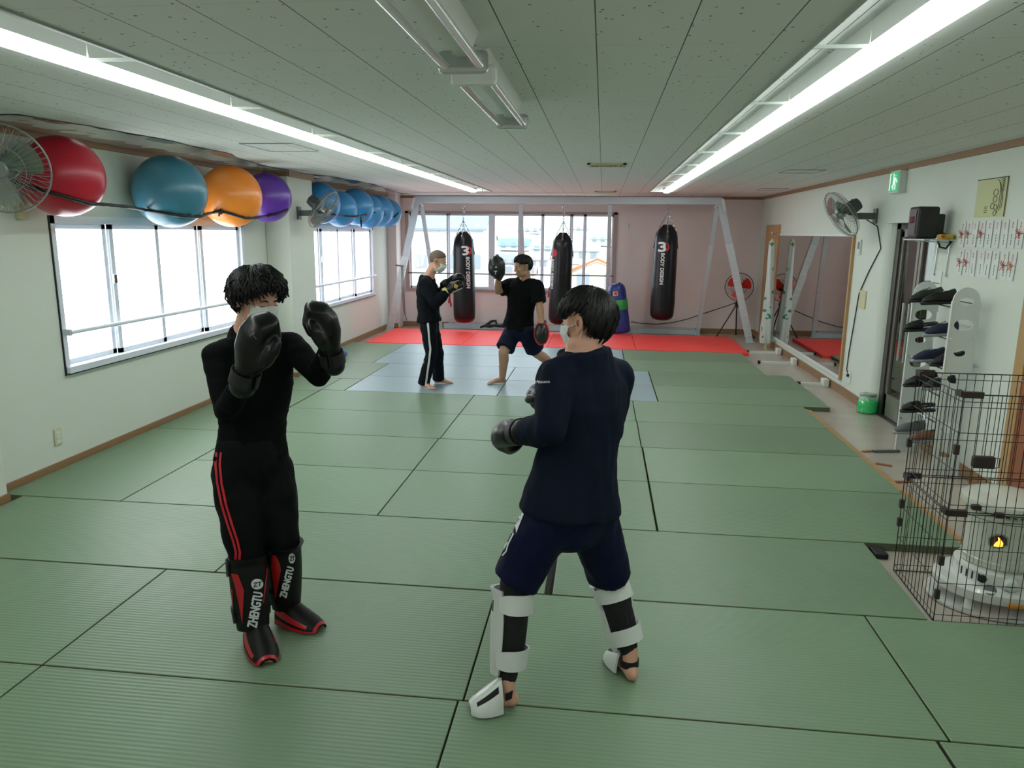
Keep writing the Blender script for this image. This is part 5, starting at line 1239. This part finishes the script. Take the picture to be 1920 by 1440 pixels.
        for g in (1, -1):
            m = MB(); m.tube([s.hl(.044, g*.064, -.012), s.hl(.03, g*.074, -.008), s.hl(.01, g*.08, .0), s.hl(-.012, g*.086, .012), s.hl(-.026, g*.082, .0), s.hl(-.02, g*.08, -.03), s.hl(.01, g*.072, -.075), s.hl(.042, g*.06, -.1)], .0018, 6); build('ear_loop', m, MASK, mk, world=True, smooth=True)
        return mk
    def hair(s, ends, n=300, st=0,  cap=.012, off=.014, lock=.016, jit=.12, tilt=25, seed=1, shag=.5, mm=None, sc=(.103, .086, .098), c0=(-.012, 0, .032)):
        """ends: (azimuth degrees, polar degrees) pairs; 0 = front, tilted pole toward the crown"""
        rnd = random.Random(seed); mm = mm or HAIR; T_ = Matrix.Rotation(-math.radians(tilt), 3, 'Y')
        tab = sorted(ends)
        def eend(az):
            a = abs((math.degrees(az)+180) % 360-180)
            for i in range(len(tab)-1):
                if tab[i][0] <= a <= tab[i+1][0]:
                    t = (a-tab[i][0])/(tab[i+1][0]-tab[i][0]); return math.radians(tab[i][1]*(1-t)+tab[i+1][1]*t)
            return math.radians(tab[-1][1])
        def pt(az, th, o):
            d = T_ @ V((math.sin(th)*math.cos(az), math.sin(th)*math.sin(az), math.cos(th)))
            q = V((sc[0]*d.x, sc[1]*d.y, sc[2]*d.z)); 
            if d.z < 0: q.z *= 1+.12*(-d.z); 
            p = V(c0)+q+d*o; return s.hl(p.x, p.y, p.z)
        m = MB(); NA, NT = 40, 12
        vs = [pt(2*PI*i/NA, max(.001, eend(2*PI*i/NA)*j/NT*(1-.04*(i % 2))), cap+.004*noise.noise(V((i*.8, j*.9, seed)))) for j in range(NT+1) for i in range(NA)]
        vi = [pt(2*PI*i/NA, max(.001, eend(2*PI*i/NA)*j/NT), cap-.02) for j in range(NT+1) for i in range(NA)]
        fs = []
        for j in range(NT):
            for i in range(NA): k = (i+1) % NA; fs.append((j*NA+i, (j+1)*NA+i, (j+1)*NA+k, j*NA+k))
        o = len(vs); fs += [tuple(x+o for x in f[::-1]) for f in fs]; fs += [(NT*NA+i, o+NT*NA+i, o+NT*NA+(i+1) % NA, NT*NA+(i+1) % NA) for i in range(NA)]
        m.add(vs+vi, fs)
        for q in range(n):
            az = rnd.uniform(0, 2*PI); e = eend(az)*(1+rnd.uniform(-jit, jit)); t0 = rnd.uniform(.02, .62)*e; daz = rnd.uniform(-.35, .35)*shag
            P_ = []; W = []; sy = q < n*st
            if sy: e = eend(az)*rnd.uniform(.7, 1.16); t0 = e*rnd.uniform(.3, .6); daz *= 1.8
            N_ = 7
            for i in range(N_):
                t = i/(N_-1); th = t0+(e-t0)*t; oo = cap+.001+off*math.sin(PI*min(1, t*1.1))*rnd.uniform(.6, 1.1) + (off*shag*rnd.uniform(-.2, .9) if t > .8 else 0) + (.016*t*t if sy else 0); P_.append(pt(az+daz*t*t, th, oo)); W.append(lock*(.55+.45*math.sin(PI*t))*(1-t**4*.9))
            cc = s.J['head']; base = len(m.v)
            for i, p in enumerate(P_):
                tn = (P_[min(i+1, N_-1)]-P_[max(i-1, 0)]).normalized(); nr = (p-cc).normalized(); sd = tn.cross(nr).normalized(); w2 = W[i]*s.hs
                m.v += [p-sd*w2*.5-nr*.004, p+nr*.0035, p+sd*w2*.5-nr*.004]
            for i in range(N_-1):
                b = base+3*i
                m.f += [(b, b+1, b+4, b+3), (b+1, b+2, b+5, b+4), (b+2, b, b+3, b+5)]; m.mi += [0]*3
        return build('hair', m, mm, s.root, world=True, smooth=True)

def boxing_glove(root, W, d, back, s=1.0, side=1, mm=None, label=None, fist=.6, strap=None, trim=None):
    """W wrist point, d hand direction, back = normal of the back of the hand, side = +1 thumb toward back x d"""
    d = unit(d); back = V(back); back = (back-d*back.dot(d)).normalized(); y = back.cross(d)*side
    F = Matrix((d, y, back)).transposed(); W = V(W)
    def g(x, yy, z): return W + F @ (V((x, yy, z))*s)
    m = MB(); sd = F @ V((0, 1, 0))
    m.loft([(g(-.07, 0, 0), .05*s, .046*s), (g(-.03, 0, 0), .046*s, .042*s), (g(.01, 0, 0), .046*s, .043*s), (g(.04, 0, .0), .055*s, .05*s)], sd, 24)
    m.loft([(g(.03, 0, .0), .055*s, .048*s), (g(.08, 0, .008), .062*s, .052*s), (g(.13, -.002, .008), .063*s, .05*s), (g(.165, -.003, -.005), .058*s, .042*s), (g(.178, -.003, -.03), .052*s, .034*s)], sd, 24)
    m.loft([(g(.165, -.003, -.035), .05*s, .034*s), (g(.13, -.003, -.055), .046*s, .03*s), (g(.09, -.003, -.05), .042*s, .026*s)], sd, 20)
    m.loft([(g(.03, .04, -.012), .026*s, .024*s), (g(.07, .066, -.026), .027*s, .025*s), (g(.11, .068, -.04), .025*s, .023*s), (g(.135, .058, -.048), .02*s, .019*s)], F @ V((0, 0, 1)), 16)
    b = fuse(m, .0065*s, 11, .6); displace(b, .0012, 16, 3)
    gl = build('boxing_glove', b, mm or GLOVE, root, world=True, smooth=True)
    if label: gl['label'] = label
    m = MB(); N_ = 24
    def cf(u, v):
        a = 2*PI*u*.93; rx, rz = .0505*s, .0465*s; x = -.062+.05*v
        return g(0, 0, 0) + F @ V((x*s, rx*math.cos(a), rz*math.sin(a))), F @ V((0, math.cos(a), math.sin(a)))
    m.plate(cf, 24, 2, .004*s); build('wrist_strap', m, strap or STRAPB, gl, world=True, smooth='auto')
    if trim:
        m = MB(); m.tube([g(.03, -.052, .02), g(.09, -.062, .03), g(.15, -.06, .018), g(.185, -.03, -.0), g(.186, .02, -.0)], .004*s, 6); build('piping', m, trim, gl, world=True, smooth=True)
    return gl, g

def guard_frame(K, A, f):
    K, A = V(K), V(A); u = (K-A).normalized(); f = V(f); f = (f-u*f.dot(u)).normalized(); l = u.cross(f); return K, A, u, f, l
def shin_guard(root, K, A, f, colmap, mats, label, back, r0=.058, r1=.05, strapm=None, mirror=1, lo=.1):
    K, A, u, f, l = guard_frame(K, A, f); Lg = (K-A).length
    def fn(a_, v, o=0):
        # a_ angle in radians from the front, v 0 bottom .. 1 top
        r = r1+(r0-r1)*v+.006*math.sin(PI*v)+o; c = A+u*(Lg*(lo+(1.03-lo)*v)) + f*(.006+.02*(v > .9)*(v-.9)*10*(math.cos(a_) > 0))
        n = f*math.cos(a_)+l*math.sin(a_); return c+n*r, n
    m = MB(); half = math.radians(108)
    def tf(uu, v): 
        a_ = (uu-.5)*2*half*(1-.12*(v**6)-.1*(1-v)**6); p, n = fn(a_, v); return p, n
    m.plate(tf, 30, 30, .016, 0, colmap); g = build('shin_guard', m, mats, root, world=True, smooth='auto')
    if label: g['label'] = label
    # neoprene sleeve behind
    m = MB()
    def bf(uu, v): a_ = PI+(uu-.5)*2*math.radians(86); return fn(a_, .16+.66*v, .0)
    m.plate(bf, 16, 6, .006); build('calf_panel', m, back, g, world=True, smooth='auto')
    for v0, hh in ((.74, .24), (.08, .24)):
        m = MB()
        def sf(uu, v): 
            a_ = math.radians(95)+(uu)*math.radians(190); e = 1-.35*(abs(uu*2-1)**6); return fn(a_*mirror, v0+hh*(.5+(v-.5)*e), .018)
        m.plate(sf, 18, 4, .008); build('strap', m, strapm, g, world=True, smooth='auto')
    return g, fn
def instep_guard(root, h, t, A, mats, colmap, fpar, strapm, s=1.0, x0=.18):
    h, t, A = V(h), V(t), V(A); d = (t-h).normalized(); lt = V((0, 0, 1)).cross(d).normalized(); up = d.cross(lt); L = (t-h).length
    def fn(uu, v):
        # v 0 at the ankle .. 1 at the toes
        x = x0+(1.04-x0)*v; z = (.105*(1-v)**1.25+.034*(1-v*.2))*(1-.9*(x0-.18)*(1-v)); w = .044+.012*math.sin(PI*min(1, v*1.05))+.002; a_ = (uu-.5)*2*math.radians(97)
        if v > .7: q_ = math.sqrt(max(.0, 1-((v-.7)/.34)**2)); w *= .15+.85*q_; z *= .35+.65*q_
        c = h+d*(L*x)+up*.004; p = c+lt*(math.sin(a_)*w)+up*(max(.0, math.cos(a_))*z+.004); n = (lt*math.sin(a_)+up*(math.cos(a_)+.25)+d*.3*v).normalized(); return p, n
    m = MB(); m.plate(fn, 22, 16, .011*s, 0, colmap); g = build('instep_guard', m, mats, root, world=True, smooth='auto')
    m = MB(); c = h+d*.035+up*.07; m.plate(lambda uu, v: (c+up*(.03*(v-.5))+(lt*math.cos(PI+PI*uu)*.036-d*math.sin(PI*uu)*.036)+d*.02, (lt*math.cos(PI+PI*uu)-d*math.sin(PI*uu)).normalized()), 16, 2, .005); build('heel_strap', m, strapm, g, world=True, smooth='auto')
    m = MB(); c = h+d*(L*.55); m.plate(lambda uu, v: (c+d*(.03*(v-.5))+lt*math.cos(PI+PI*uu)*.045+up*(.008-math.sin(PI*uu)*.004), (lt*math.cos(PI+PI*uu)*.2-up)), 12, 2, .003); 
    return g

def cloth(fig, name, mb, mm, voxel, amp, freq, seed, it=4, stretch=(1, 1, 1), label=None):
    b = fuse(mb, voxel, it, .5); displace(b, amp, freq, seed, stretch); o = build(name, b, mm, fig.root, world=True, smooth=True)
    if label: o['label'] = label
    return o, b
def check(nm, J):
    J = {a: V(b) for a, b in J.items()}
    print(nm, {q: round((J[q[:2]]-J[q[2:]]).length, 3) for q in ('RsRe', 'ReRw', 'LsLe', 'LeLw', 'RhRk', 'RkRa', 'LhLk', 'LkLa', 'RsLs', 'RhLh')}, 'tors', round((J['pelvis']-J['neck']).length, 3), 'knee z', round(J['Rk'].z, 2), round(J['Lk'].z, 2), 'hip z', round(J['Rh'].z, 2), 'neck z', round(J['neck'].z, 2), 'head', round(J['head'].z, 2), 'ank', round(J['Ra'].z, 2), round(J['La'].z, 2))

# ---- boxer in black on the left
A = dict(head=at(482, 561, 3.08), neck=at(458, 632, 3.13), chest=at(477, 722, 3.12), pelvis=at(472, 862, 3.1),
  Rs=at(408, 668, 3.02), Re=at(424, 772, 2.9), Rw=at(462, 702, 2.74), Ls=at(546, 648, 3.22), Le=at(597, 704, 3.08), Lw=at(617, 652, 2.98),
  Rh=at(441, 885, 3.04), Rk=at(462, 1038, 2.97), Ra=(-1.525, 2.93, .095), Lh=at(507, 882, 3.15), Lk=at(528, 1012, 3.1), La=(-1.46, 3.13, .1),
  Rheel=(-1.555, 2.99, 0), Rtoe=(-1.385, 2.765, 0), Lheel=(-1.52, 3.15, 0), Ltoe=(-1.265, 3.06, 0))
check('A', A)
a = Fig(A, (.75, -.66, 0), ((.83, -.42, -.3), (.25, -.1, 1)), 1.0, 1.0)
a.root = thing('person', 'young man in a black long-sleeve shirt and black trousers guarding with black boxing gloves', 'person', (-1.46, 3.0, 0))
m = MB(); a.torso(m, 0); [a.arm(m, q, -.001) for q in 'RL']; [a.leg(m, q, -.002) for q in 'RL']; [a.foot(m, q) for q in 'RL']; a.head(m)
build('body', fuse(m, .0058, 3, .5), SKIN, a.root, world=True, smooth=True)
m = MB(); a.torso(m, .01, hem=.0); [a.arm(m, q, .008, loose=.002) for q in 'RL']; limb(m, [(a.J['neck']-V((0, 0, .03)), .075), (a.J['neck']+V((.004, -.002, .012)), .062)])
shirt, _ = cloth(a, 'shirt', m, mat('black knit shirt', '07090c', .85, bump=.2, bscale=260, spec=.12), .0085, .0045, 12, 1, 4, (1, 1, 2.0))
m = MB(); J = a.J; a_w = [(J['pelvis']+V((0, 0, .06)), .158, .125), (J['pelvis']-V((0, 0, .02)), .172, .13), (J['pelvis']-V((0, 0, .08)), .165, .12)]
m.loft(a_w, a.hp, 24); [a.leg(m, q, .014, end=.62, loose=.012, ank=.078) for q in 'RL']
pants, _ = cloth(a, 'trousers', m, mat('black track trousers', '0a0c0f', .7, bump=.15, bscale=200, spec=.12), .009, .009, 11, 2, 3, (1, 1, .7))
bvp = decal_bvh([pants])
for dx in (0, 8): project_flat('red_stripe', ribbon2([(407+dx, 848), (405+dx, 870), (408+dx, 905), (416+dx, 945), (428+dx, 985), (438+dx, 1015), (443+dx*.9, 1035), (442+dx*.9, 1049)], 4.2), ident, bvp, M['red'], pants, .003)
REDL = mat('red leather', 'b0141f', .4, coat=.2); BLKL = mat('black guard leather', '060607', .5, spec=.3, bump=.1, bscale=60)
for side in 'RL':
    K_, A_k = J[side+'k']-V((0, 0, .015)), J[side+'a']; tdir = (J[side+'toe']-J[side+'heel']); 
    fdir = V((.62, -.78, .1)) if side == 'R' else V((.88, -.45, .1))
    cm = None
    g, fn = shin_guard(a.root, K_, A_k, fdir, cm, [BLKL, REDL], None, STRAPB, .066, .054, STRAPB, lo=-.04 if side == 'R' else -.02)
    bg = decal_bvh([g])
    for pl in (([(434, 1075), (447, 1077), (458, 1107), (455, 1170), (448, 1130), (441, 1098)], [(430, 1102), (437, 1106), (440, 1188), (432, 1186), (434, 1150)], [(499, 1066), (501.5, 1066), (494, 1130), (492, 1130)]) if side == 'R' else ([(512, 1040), (518, 1041), (525, 1057), (527, 1068), (517, 1125), (513, 1093), (508, 1057)],)):
        project_flat('red_panel', poly2(pl, 7), ident, bg, REDL, g, .003)
    if side == 'R': tx, ty, ux, uy, L_, hh_, ex, ey = 478, 1143, .17, -.985, 66, 17, 481.5, 1095
    else: tx, ty, ux, uy, L_, hh_, ex, ey = 537.5, 1091, .24, -.97, 58, 12, 546.5, 1046
    tt = fit_text('ZHENGTU', L_, hh_, .8)
    project_flat('lettering', tt, (lambda x, y, tx=tx, ty=ty, ux=ux, uy=uy: (tx+ux*x+uy*y*-1*-1 if False else tx+ux*x-(-uy)*y*1.0*(1) , ty+uy*x-ux*y)), bg, M['whiteprint'], g, .004, 5)
    ew = 11 if side == 'R' else 6
    project_flat('emblem', disc2(ex, ey, ew, 10), ident, bg, M['paper'], g, .004)
    t2 = fit_text('ZT', ew*1.3, 8, .5); project_flat('emblem_mark', t2, lambda x, y, ex=ex, ey=ey: (ex+x, ey-y-.15*x), bg, M['ink'], g, .007)
    instep_guard(a.root, J[side+'heel'], J[side+'toe'], J[side+'a'], [BLKL, REDL], lambda u, v: 1 if (u < .1 or u > .9 or v > .95 or (.14 < u < .24 and v < .8) or (.76 < u < .86 and v < .6)) else 0, a.f, STRAPB, 1.1)
Gd = at(496, 580, 2.69)-at(466, 690, 2.73)
gl, gg = boxing_glove(a.root, at(464, 690, 2.73), Gd, (-.62, -.7, .3), 1.16, -1, label='black boxing glove held up before the mask')
bg = decal_bvh([gl]); project_flat('maker_mark', ribbon2([(470, 629), (478, 622), (475, 629), (481, 636)], 2), ident, bg, M['plastic_g'], gl, .003)
boxing_glove(a.root, at(619, 655, 2.97), at(606, 595, 2.93)-at(620, 655, 2.97), (.8, .3, .2), 1.05, 1, label='black boxing glove raised to the right')
a.face(closed=True, mouth=False); a.mask()
a.hair([(0, 88), (25, 92), (45, 99), (62, 106), (80, 102), (95, 94), (112, 114), (150, 118), (180, 116)], 850, .12, .01, .02, .011, .15, 25, 4, 1.0)

# ---- boxer in navy seen from behind
B = dict(head=at(1099, 604, 2.86), neck=at(1094, 650, 2.84), chest=at(1095, 760, 2.84), pelvis=at(1072, 935, 2.82),
  Rs=at(1156, 704, 2.95), Re=at(1142, 812, 3.08), Rw=at(1052, 757, 3.2), Ls=at(1040, 708, 2.74), Le=at(1032, 806, 2.62), Lw=at(972, 810, 2.8),
  Rh=at(1102, 955, 2.87), Rk=at(1144, 1082, 2.98), Ra=(.172, 2.9, .1), Lh=at(1040, 955, 2.76), Lk=at(964, 1095, 2.72), La=(-.32, 2.63, .1),
  Rheel=(.19, 2.84, 0), Rtoe=(.11, 3.04, 0), Lheel=(-.28, 2.63, .0), Ltoe=(-.45, 2.57, 0))
check('B', B)
b = Fig(B, (-.62, .78, 0), ((-.88, .42, -.16), (-.1, .05, 1)), 1.0, 1.08, .96)
b.root = thing('person', 'man in a navy sweatshirt and shorts with white shin guards, seen from behind', 'person', (-.06, 2.82, 0))
m = MB(); b.torso(m, 0); [b.arm(m, q, -.001) for q in 'RL']; [b.leg(m, q, -.002) for q in 'RL']; [b.foot(m, q) for q in 'RL']; b.head(m)
build('body', fuse(m, .0058, 3, .5), SKIN, b.root, world=True, smooth=True); J = b.J
m = MB(); [b.leg(m, q, .004, end=.97, ank=.04) for q in 'RL']; build('leggings', fuse(m, .009, 3), mat('black leggings', '0b0b0e', .8), b.root, world=True, smooth=True)
m = MB(); b.torso(m, .016, hem=.05, flare=.026, crew=.92); [b.arm(m, q, .014, loose=.006) for q in 'RL']; m.loft([(J['chest'].lerp(J['pelvis'], .15), .19, .13), (J['chest'].lerp(J['pelvis'], .5), .172, .125), (J['chest'].lerp(J['pelvis'], .85), .172, .13)], b.sh, 24)
sw, _ = cloth(b, 'sweatshirt', m, mat('navy sweatshirt', '0f1728', .8, bump=.15, bscale=200, spec=.12), .0085, .010, 9, 5, 3, (1.2, 1.2, .5))
bvs = decal_bvh([sw]); t = fit_text('Mizuno', 26, 5.5, .15)
project_flat('sleeve_lettering', t, lambda x, y: (1018+x-.3*y, 716-y-.03*x), bvs, M['whiteprint'], sw, .003, 4)
m = MB(); m.loft([(J['pelvis']+V((0, 0, .05)), .16, .125), (J['pelvis']-V((0, 0, .04)), .178, .14), (J['pelvis']-V((0, 0, .09)), .17, .13)], b.hp, 24)
for q in 'RL':
    Hh, K_ = J[q+'h'], J[q+'k']; limb(m, [(Hh, .115), (Hh.lerp(K_, .45), .105), (Hh.lerp(K_, .8), .097), (Hh.lerp(K_, .97), .096)], flat=1)
sh, _ = cloth(b, 'shorts', m, mat('navy training shorts', '0d1230', .6, bump=.1, bscale=200, spec=.12), .009, .009, 10, 6, 3, (1, 1, .6))
bvh = decal_bvh([sh])
project_flat('white_flash', poly2([(991, 931), (1000, 936), (984, 962), (969, 1000), (967, 985), (974, 962), (983, 945)], 6), ident, bvh, M['whiteprint'], sh, .003)
for pp in ([(962, 975), (955, 992), (963, 996), (951, 1009)], [(958, 997), (948, 1018), (954, 1015), (945, 1030)], [(964, 1000), (954, 1020), (950, 1034), (943, 1042)]): project_flat('brush_lettering', ribbon2(pp, 2.6), ident, bvh, M['whiteprint'], sh, .003)
WL = mat('white guard leather', 'd3d6d2', .35, coat=.3); NEO = mat('black neoprene', '08080a', .85)
for side in 'RL':
    K_, A_k = J[side+'k']-V((0, 0, .035)), J[side+'a']; fdir = V((-.82, .56, .0)) if side == 'L' else V((-.5, .86, 0))
    def cm(u, v): 
        if (.6 < u < .67 and .1 < v < .55) or (.72 < u < .79 and .72 < v < .86) or (.3 < u < .37 and .1 < v < .6): return 1
        return 0
    g, fn = shin_guard(b.root, K_, A_k, fdir, cm, [WL, BLKL], None, NEO, .062, .05, WL)
    g['label'] = 'white shin guard with wide white straps'
    ig = instep_guard(b.root, J[side+'heel'], J[side+'toe'], J[side+'a'], [WL, BLKL], lambda u, v: 1 if (.62 < u < .72 and .15 < v < .8) or (.28 < u < .38 and .15 < v < .8) else 0, b.f, NEO, 1, .36)
boxing_glove(b.root, at(968, 811, 2.81), at(938, 818, 3.0)-at(970, 811, 2.81), (-.5, -.2, .8), 1.02, -1, label='black boxing glove held low in front')
boxing_glove(b.root, at(1045, 754, 3.21), (-.55, .8, .1), (.3, .2, .9), 1.0, 1, label='black boxing glove peeking out behind the upper arm')
b.face(mouth=False); b.mask()
b.hair([(0, 98), (40, 100), (62, 102), (76, 80), (100, 80), (114, 108), (140, 124), (180, 126)], 800, .05, .007, .011, .011, .09, 25, 9, .5)

# ---- older man at the back
C_J = dict(head=at(821, 490, 8.5), neck=at(803, 519, 8.5), chest=at(801, 548, 8.5), pelvis=at(805, 603, 8.5),
  Rs=at(797, 530, 8.34), Re=at(815, 569, 8.27), Rw=at(838, 547, 8.36), Ls=at(803, 529, 8.66), Le=at(822, 560, 8.72), Lw=at(840, 530, 8.6),
  Rh=at(803, 611, 8.42), Rk=at(809, 662, 8.45), Ra=(-2.09, 8.58, .085), Lh=at(808, 611, 8.58), Lk=at(820, 661, 8.72), La=(-1.97, 8.87, .085),
  Rheel=(-2.14, 8.61, 0), Rtoe=(-1.93, 8.47, 0), Lheel=(-2.03, 8.86, 0), Ltoe=(-1.79, 8.9, 0))
check('C', C_J)
c = Fig(C_J, (.98, -.1, 0), ((.93, .05, -.38), (.35, 0, 1)), 1.0, 1.0)
c.root = thing('person', 'older man with cropped grey hair in black, trousers with a white side stripe', 'person', (-2.0, 8.6, 0))
m = MB(); c.torso(m, 0); [c.arm(m, q) for q in 'RL']; [c.leg(m, q) for q in 'RL']; [c.foot(m, q) for q in 'RL']; c.head(m)
build('body', fuse(m, .0062, 2, .5), SKIN, c.root, world=True, smooth=True); J = c.J
m = MB(); c.torso(m, .02, hem=.0, flare=.014, crew=.95); [c.arm(m, q, .014, loose=.01) for q in 'RL']
cloth(c, 'sweatshirt', m, mat('black sweatshirt', '0d1016', .85, spec=.12), .011, .014, 9, 8, 3)
m = MB(); m.loft([(J['pelvis']+V((0, 0, .06)), .14, .11), (J['pelvis']-V((0, 0, .06)), .15, .115)], c.hp, 20)
for q in 'RL':
    Hh, K_, A_k = J[q+'h'], J[q+'k'], J[q+'a']; limb(m, [(Hh, .1), (Hh.lerp(K_, .5), .088), (K_, .076)]); limb(m, [(K_, .076), (K_.lerp(A_k, .5), .07), (A_k-V((0, 0, .035)), .072)], flat=1)
tr, _ = cloth(c, 'trousers', m, mat('dark navy trousers', '10131c', .75, spec=.12), .011, .01, 9, 9, 3)
project_flat('white_stripe', ribbon2([(801, 594), (803, 615), (805, 640), (807, 655), (805, 675), (801, 700), (798, 722)], 3.4), ident, decal_bvh([tr]), M['whiteprint'], tr, .006)
GT = mat('lime yellow cuff', 'b9b86a', .5); GOLD = mat('gold print', 'b08a3e', .4)
g1, gf = boxing_glove(c.root, at(840, 545, 8.37), at(862, 533, 8.42)-at(840, 545, 8.37), (.3, -.8, .5), .95, 1, label='black boxing glove with a pale yellow cuff', strap=GT, trim=M['whiteprint'])
project_flat('gold_logo', poly2([(852, 532), (859, 535), (857, 542), (851, 539)], 3), ident, decal_bvh([g1]), GOLD, g1, .003)
boxing_glove(c.root, at(841, 529, 8.6), at(863, 519, 8.62)-at(841, 529, 8.6), (.2, -.4, .9), .95, -1, label='black boxing glove with white piping', trim=M['whiteprint'])
c.face(mouth=False); c.mask()
c.hair([(0, 82), (60, 88), (85, 88), (120, 112), (180, 114)], 0, 0, .0025, 0, .01, .02, 25, 2, 0, mm=mat('cropped grey hair', '6d5f54', .9, bump=.8, bscale=150, var=.3, vscale=80), sc=(.098, .08, .09))

# ---- mitt holder at the back
D_J = dict(head=at(980, 500, 8.9), neck=at(986, 526, 8.95), chest=at(979, 552, 8.96), pelvis=at(972, 612, 9.0),
  Rs=at(957, 534, 9.06), Re=at(934, 546, 8.92), Rw=at(934, 520, 8.76), Ls=at(1006, 536, 8.86), Le=at(1012, 574, 8.8), Lw=at(1016, 607, 8.78),
  Rh=at(961, 622, 9.06), Rk=at(944, 660, 8.88), Ra=(-1.19, 9.01, .085), Lh=at(986, 620, 8.94), Lk=at(1006, 662, 9.12), La=at(1042, 688, 9.42),
  Rheel=(-1.15, 9.05, 0), Rtoe=(-1.375, 8.9, 0), Lheel=(-.56, 9.5, .13), Ltoe=(-.66, 9.32, .0))
check('D', D_J)
d = Fig(D_J, (-.6, -.8, 0), ((-.86, -.45, -.2), (-.15, -.1, 1)), 1.06, 1.08, 1.03)
d.root = thing('person', 'young man in a black t-shirt and navy shorts holding up a focus mitt', 'person', (-1.0, 9.1, 0))
m = MB(); d.torso(m, 0); [d.arm(m, q) for q in 'RL']; [d.leg(m, q, .004) for q in 'RL']; [d.foot(m, q) for q in 'RL']; d.head(m)
build('body', fuse(m, .0062, 2, .5), SKIN2, d.root, world=True, smooth=True); J = d.J
m = MB(); d.torso(m, .02, hem=.02, flare=.008, crew=.8); [d.arm(m, q, .02, end=.42 if q == 'L' else .38, loose=.012) for q in 'RL']
cloth(d, 't_shirt', m, mat('black t-shirt cotton', '08090c', .85, spec=.12), .011, .012, 8, 12, 3)
m = MB(); m.loft([(J['pelvis']+V((0, 0, .06)), .165, .13), (J['pelvis']-V((0, 0, .05)), .175, .14)], d.hp, 20)
for q in 'RL': Hh, K_ = J[q+'h'], J[q+'k']; limb(m, [(Hh, .11), (Hh.lerp(K_, .45), .115), (Hh.lerp(K_, .85), .118)], flat=1)
cloth(d, 'shorts', m, mat('navy shorts', '12182c', .7, spec=.12), .011, .008, 10, 13, 3)
def focus_mitt(C0, up, n, label, red=False, rx=.085, ry=.13):
    n = unit(n); up = V(up); up = (up-n*up.dot(n)).normalized(); x = up.cross(n); C0 = V(C0)
    m = MB(); vs = []
    m.loft([(C0-n*.02, rx*.9, ry*.92), (C0, rx, ry), (C0+n*.03, rx*.94, ry*.95)], x, 26); bb = fuse(m, .008, 3)
    g = build('focus_mitt', bb, mat('mitt leather', '101113', .4, coat=.2), d.root, world=True, smooth=True); g['label'] = label
    m = MB(); m.loft([(C0-n*.045-up*.02, .05, .06), (C0-n*.06-up*.07, .042, .045), (C0-n*.04-up*.13, .038, .035)], x, 20); build('hand_pocket', fuse(m, .008, 3), mat('mitt back', '161518' if not red else '141012', .5), g, world=True, smooth=True)
    m = MB(); m.tube([C0+n*.012+x*(rx*1.03*math.cos(t))+up*(ry*1.03*math.sin(t)) for t in [2*PI*k/30 for k in range(30)]], .011, 8, closed=True); build('rim', m, M['red'] if red else M['black'], g, world=True, smooth=True)
    return g, C0, n, up, x
g, C0, n_, up_, x_ = focus_mitt(at(932, 500, 8.7), (-.12, 0, 1), (-.85, -.45, .1), 'black focus mitt raised beside the head')
project_flat('white_mark', disc2(930, 501, 1.6, 1.6), ident, decal_bvh([g]), M['whiteprint'], g, .004); project_flat('white_mark', fit_text('T', 5, 6, .5) if True else None, lambda x, y: (929+x, 511-y), decal_bvh([g]), M['whiteprint'], g, .004)
g, C0, n_, up_, x_ = focus_mitt(at(1016, 625, 8.78), (0, 0, -1), (-.25, -.95, .1), 'black focus mitt with a red rim hanging low', True)
m = MB(); W = J['Lw']; m.lathe([(.043, -.05), (.046, -.0)], 20, c=W-V((0, 0, .02)), ax=(0, 0, 1)); build('wrist_cuff', m, mat('blue cuff', '2b35a8', .5), g, world=True)
m = MB(); m.lathe([(.045, -.045), (.05, -.0)], 20, c=W-V((0, 0, .07)), ax=(0, 0, 1)); build('wrist_strap', m, M['whiteprint'], g, world=True)
d.face(closed=True)
d.hair([(0, 86), (40, 92), (62, 98), (82, 88), (100, 90), (120, 112), (180, 114)], 350, .04, .006, .008, .011, .06, 25, 5, .3)
# ------------------------------------------------------------------ daylight
w = bpy.data.worlds.new('sky'); scene.world = w; w.use_nodes = True
w.node_tree.nodes['Background'].inputs[0].default_value = (.86, .94, 1, 1); w.node_tree.nodes['Background'].inputs[1].default_value = 6.2
def area(name, loc, rot, sx, sy, e, col=(1, 1, 1)):
    l = bpy.data.lights.new(name, 'AREA'); l.shape = 'RECTANGLE'; l.size = sx; l.size_y = sy; l.energy = e; l.color = col
    o = bpy.data.objects.new(name, l); COL.objects.link(o); o.location = loc; o.rotation_euler = rot; return o
p_ = area('window_portal', (-1.83, YB+.16, 1.46), (-PI/2, 0, 0), 4.1, 1.48, 1); p_.data.cycles.is_portal = True
sun = bpy.data.lights.new('sun', 'SUN'); sun.energy = 2.0; sun.angle = .05; so = bpy.data.objects.new('sun', sun); COL.objects.link(so); so.rotation_euler = (math.radians(35), math.radians(12), 0)
scene.view_settings.view_transform = 'Standard'
scene.view_settings.exposure = 0.0
scene.cycles.max_bounces = 8
scene.cycles.transparent_max_bounces = 16
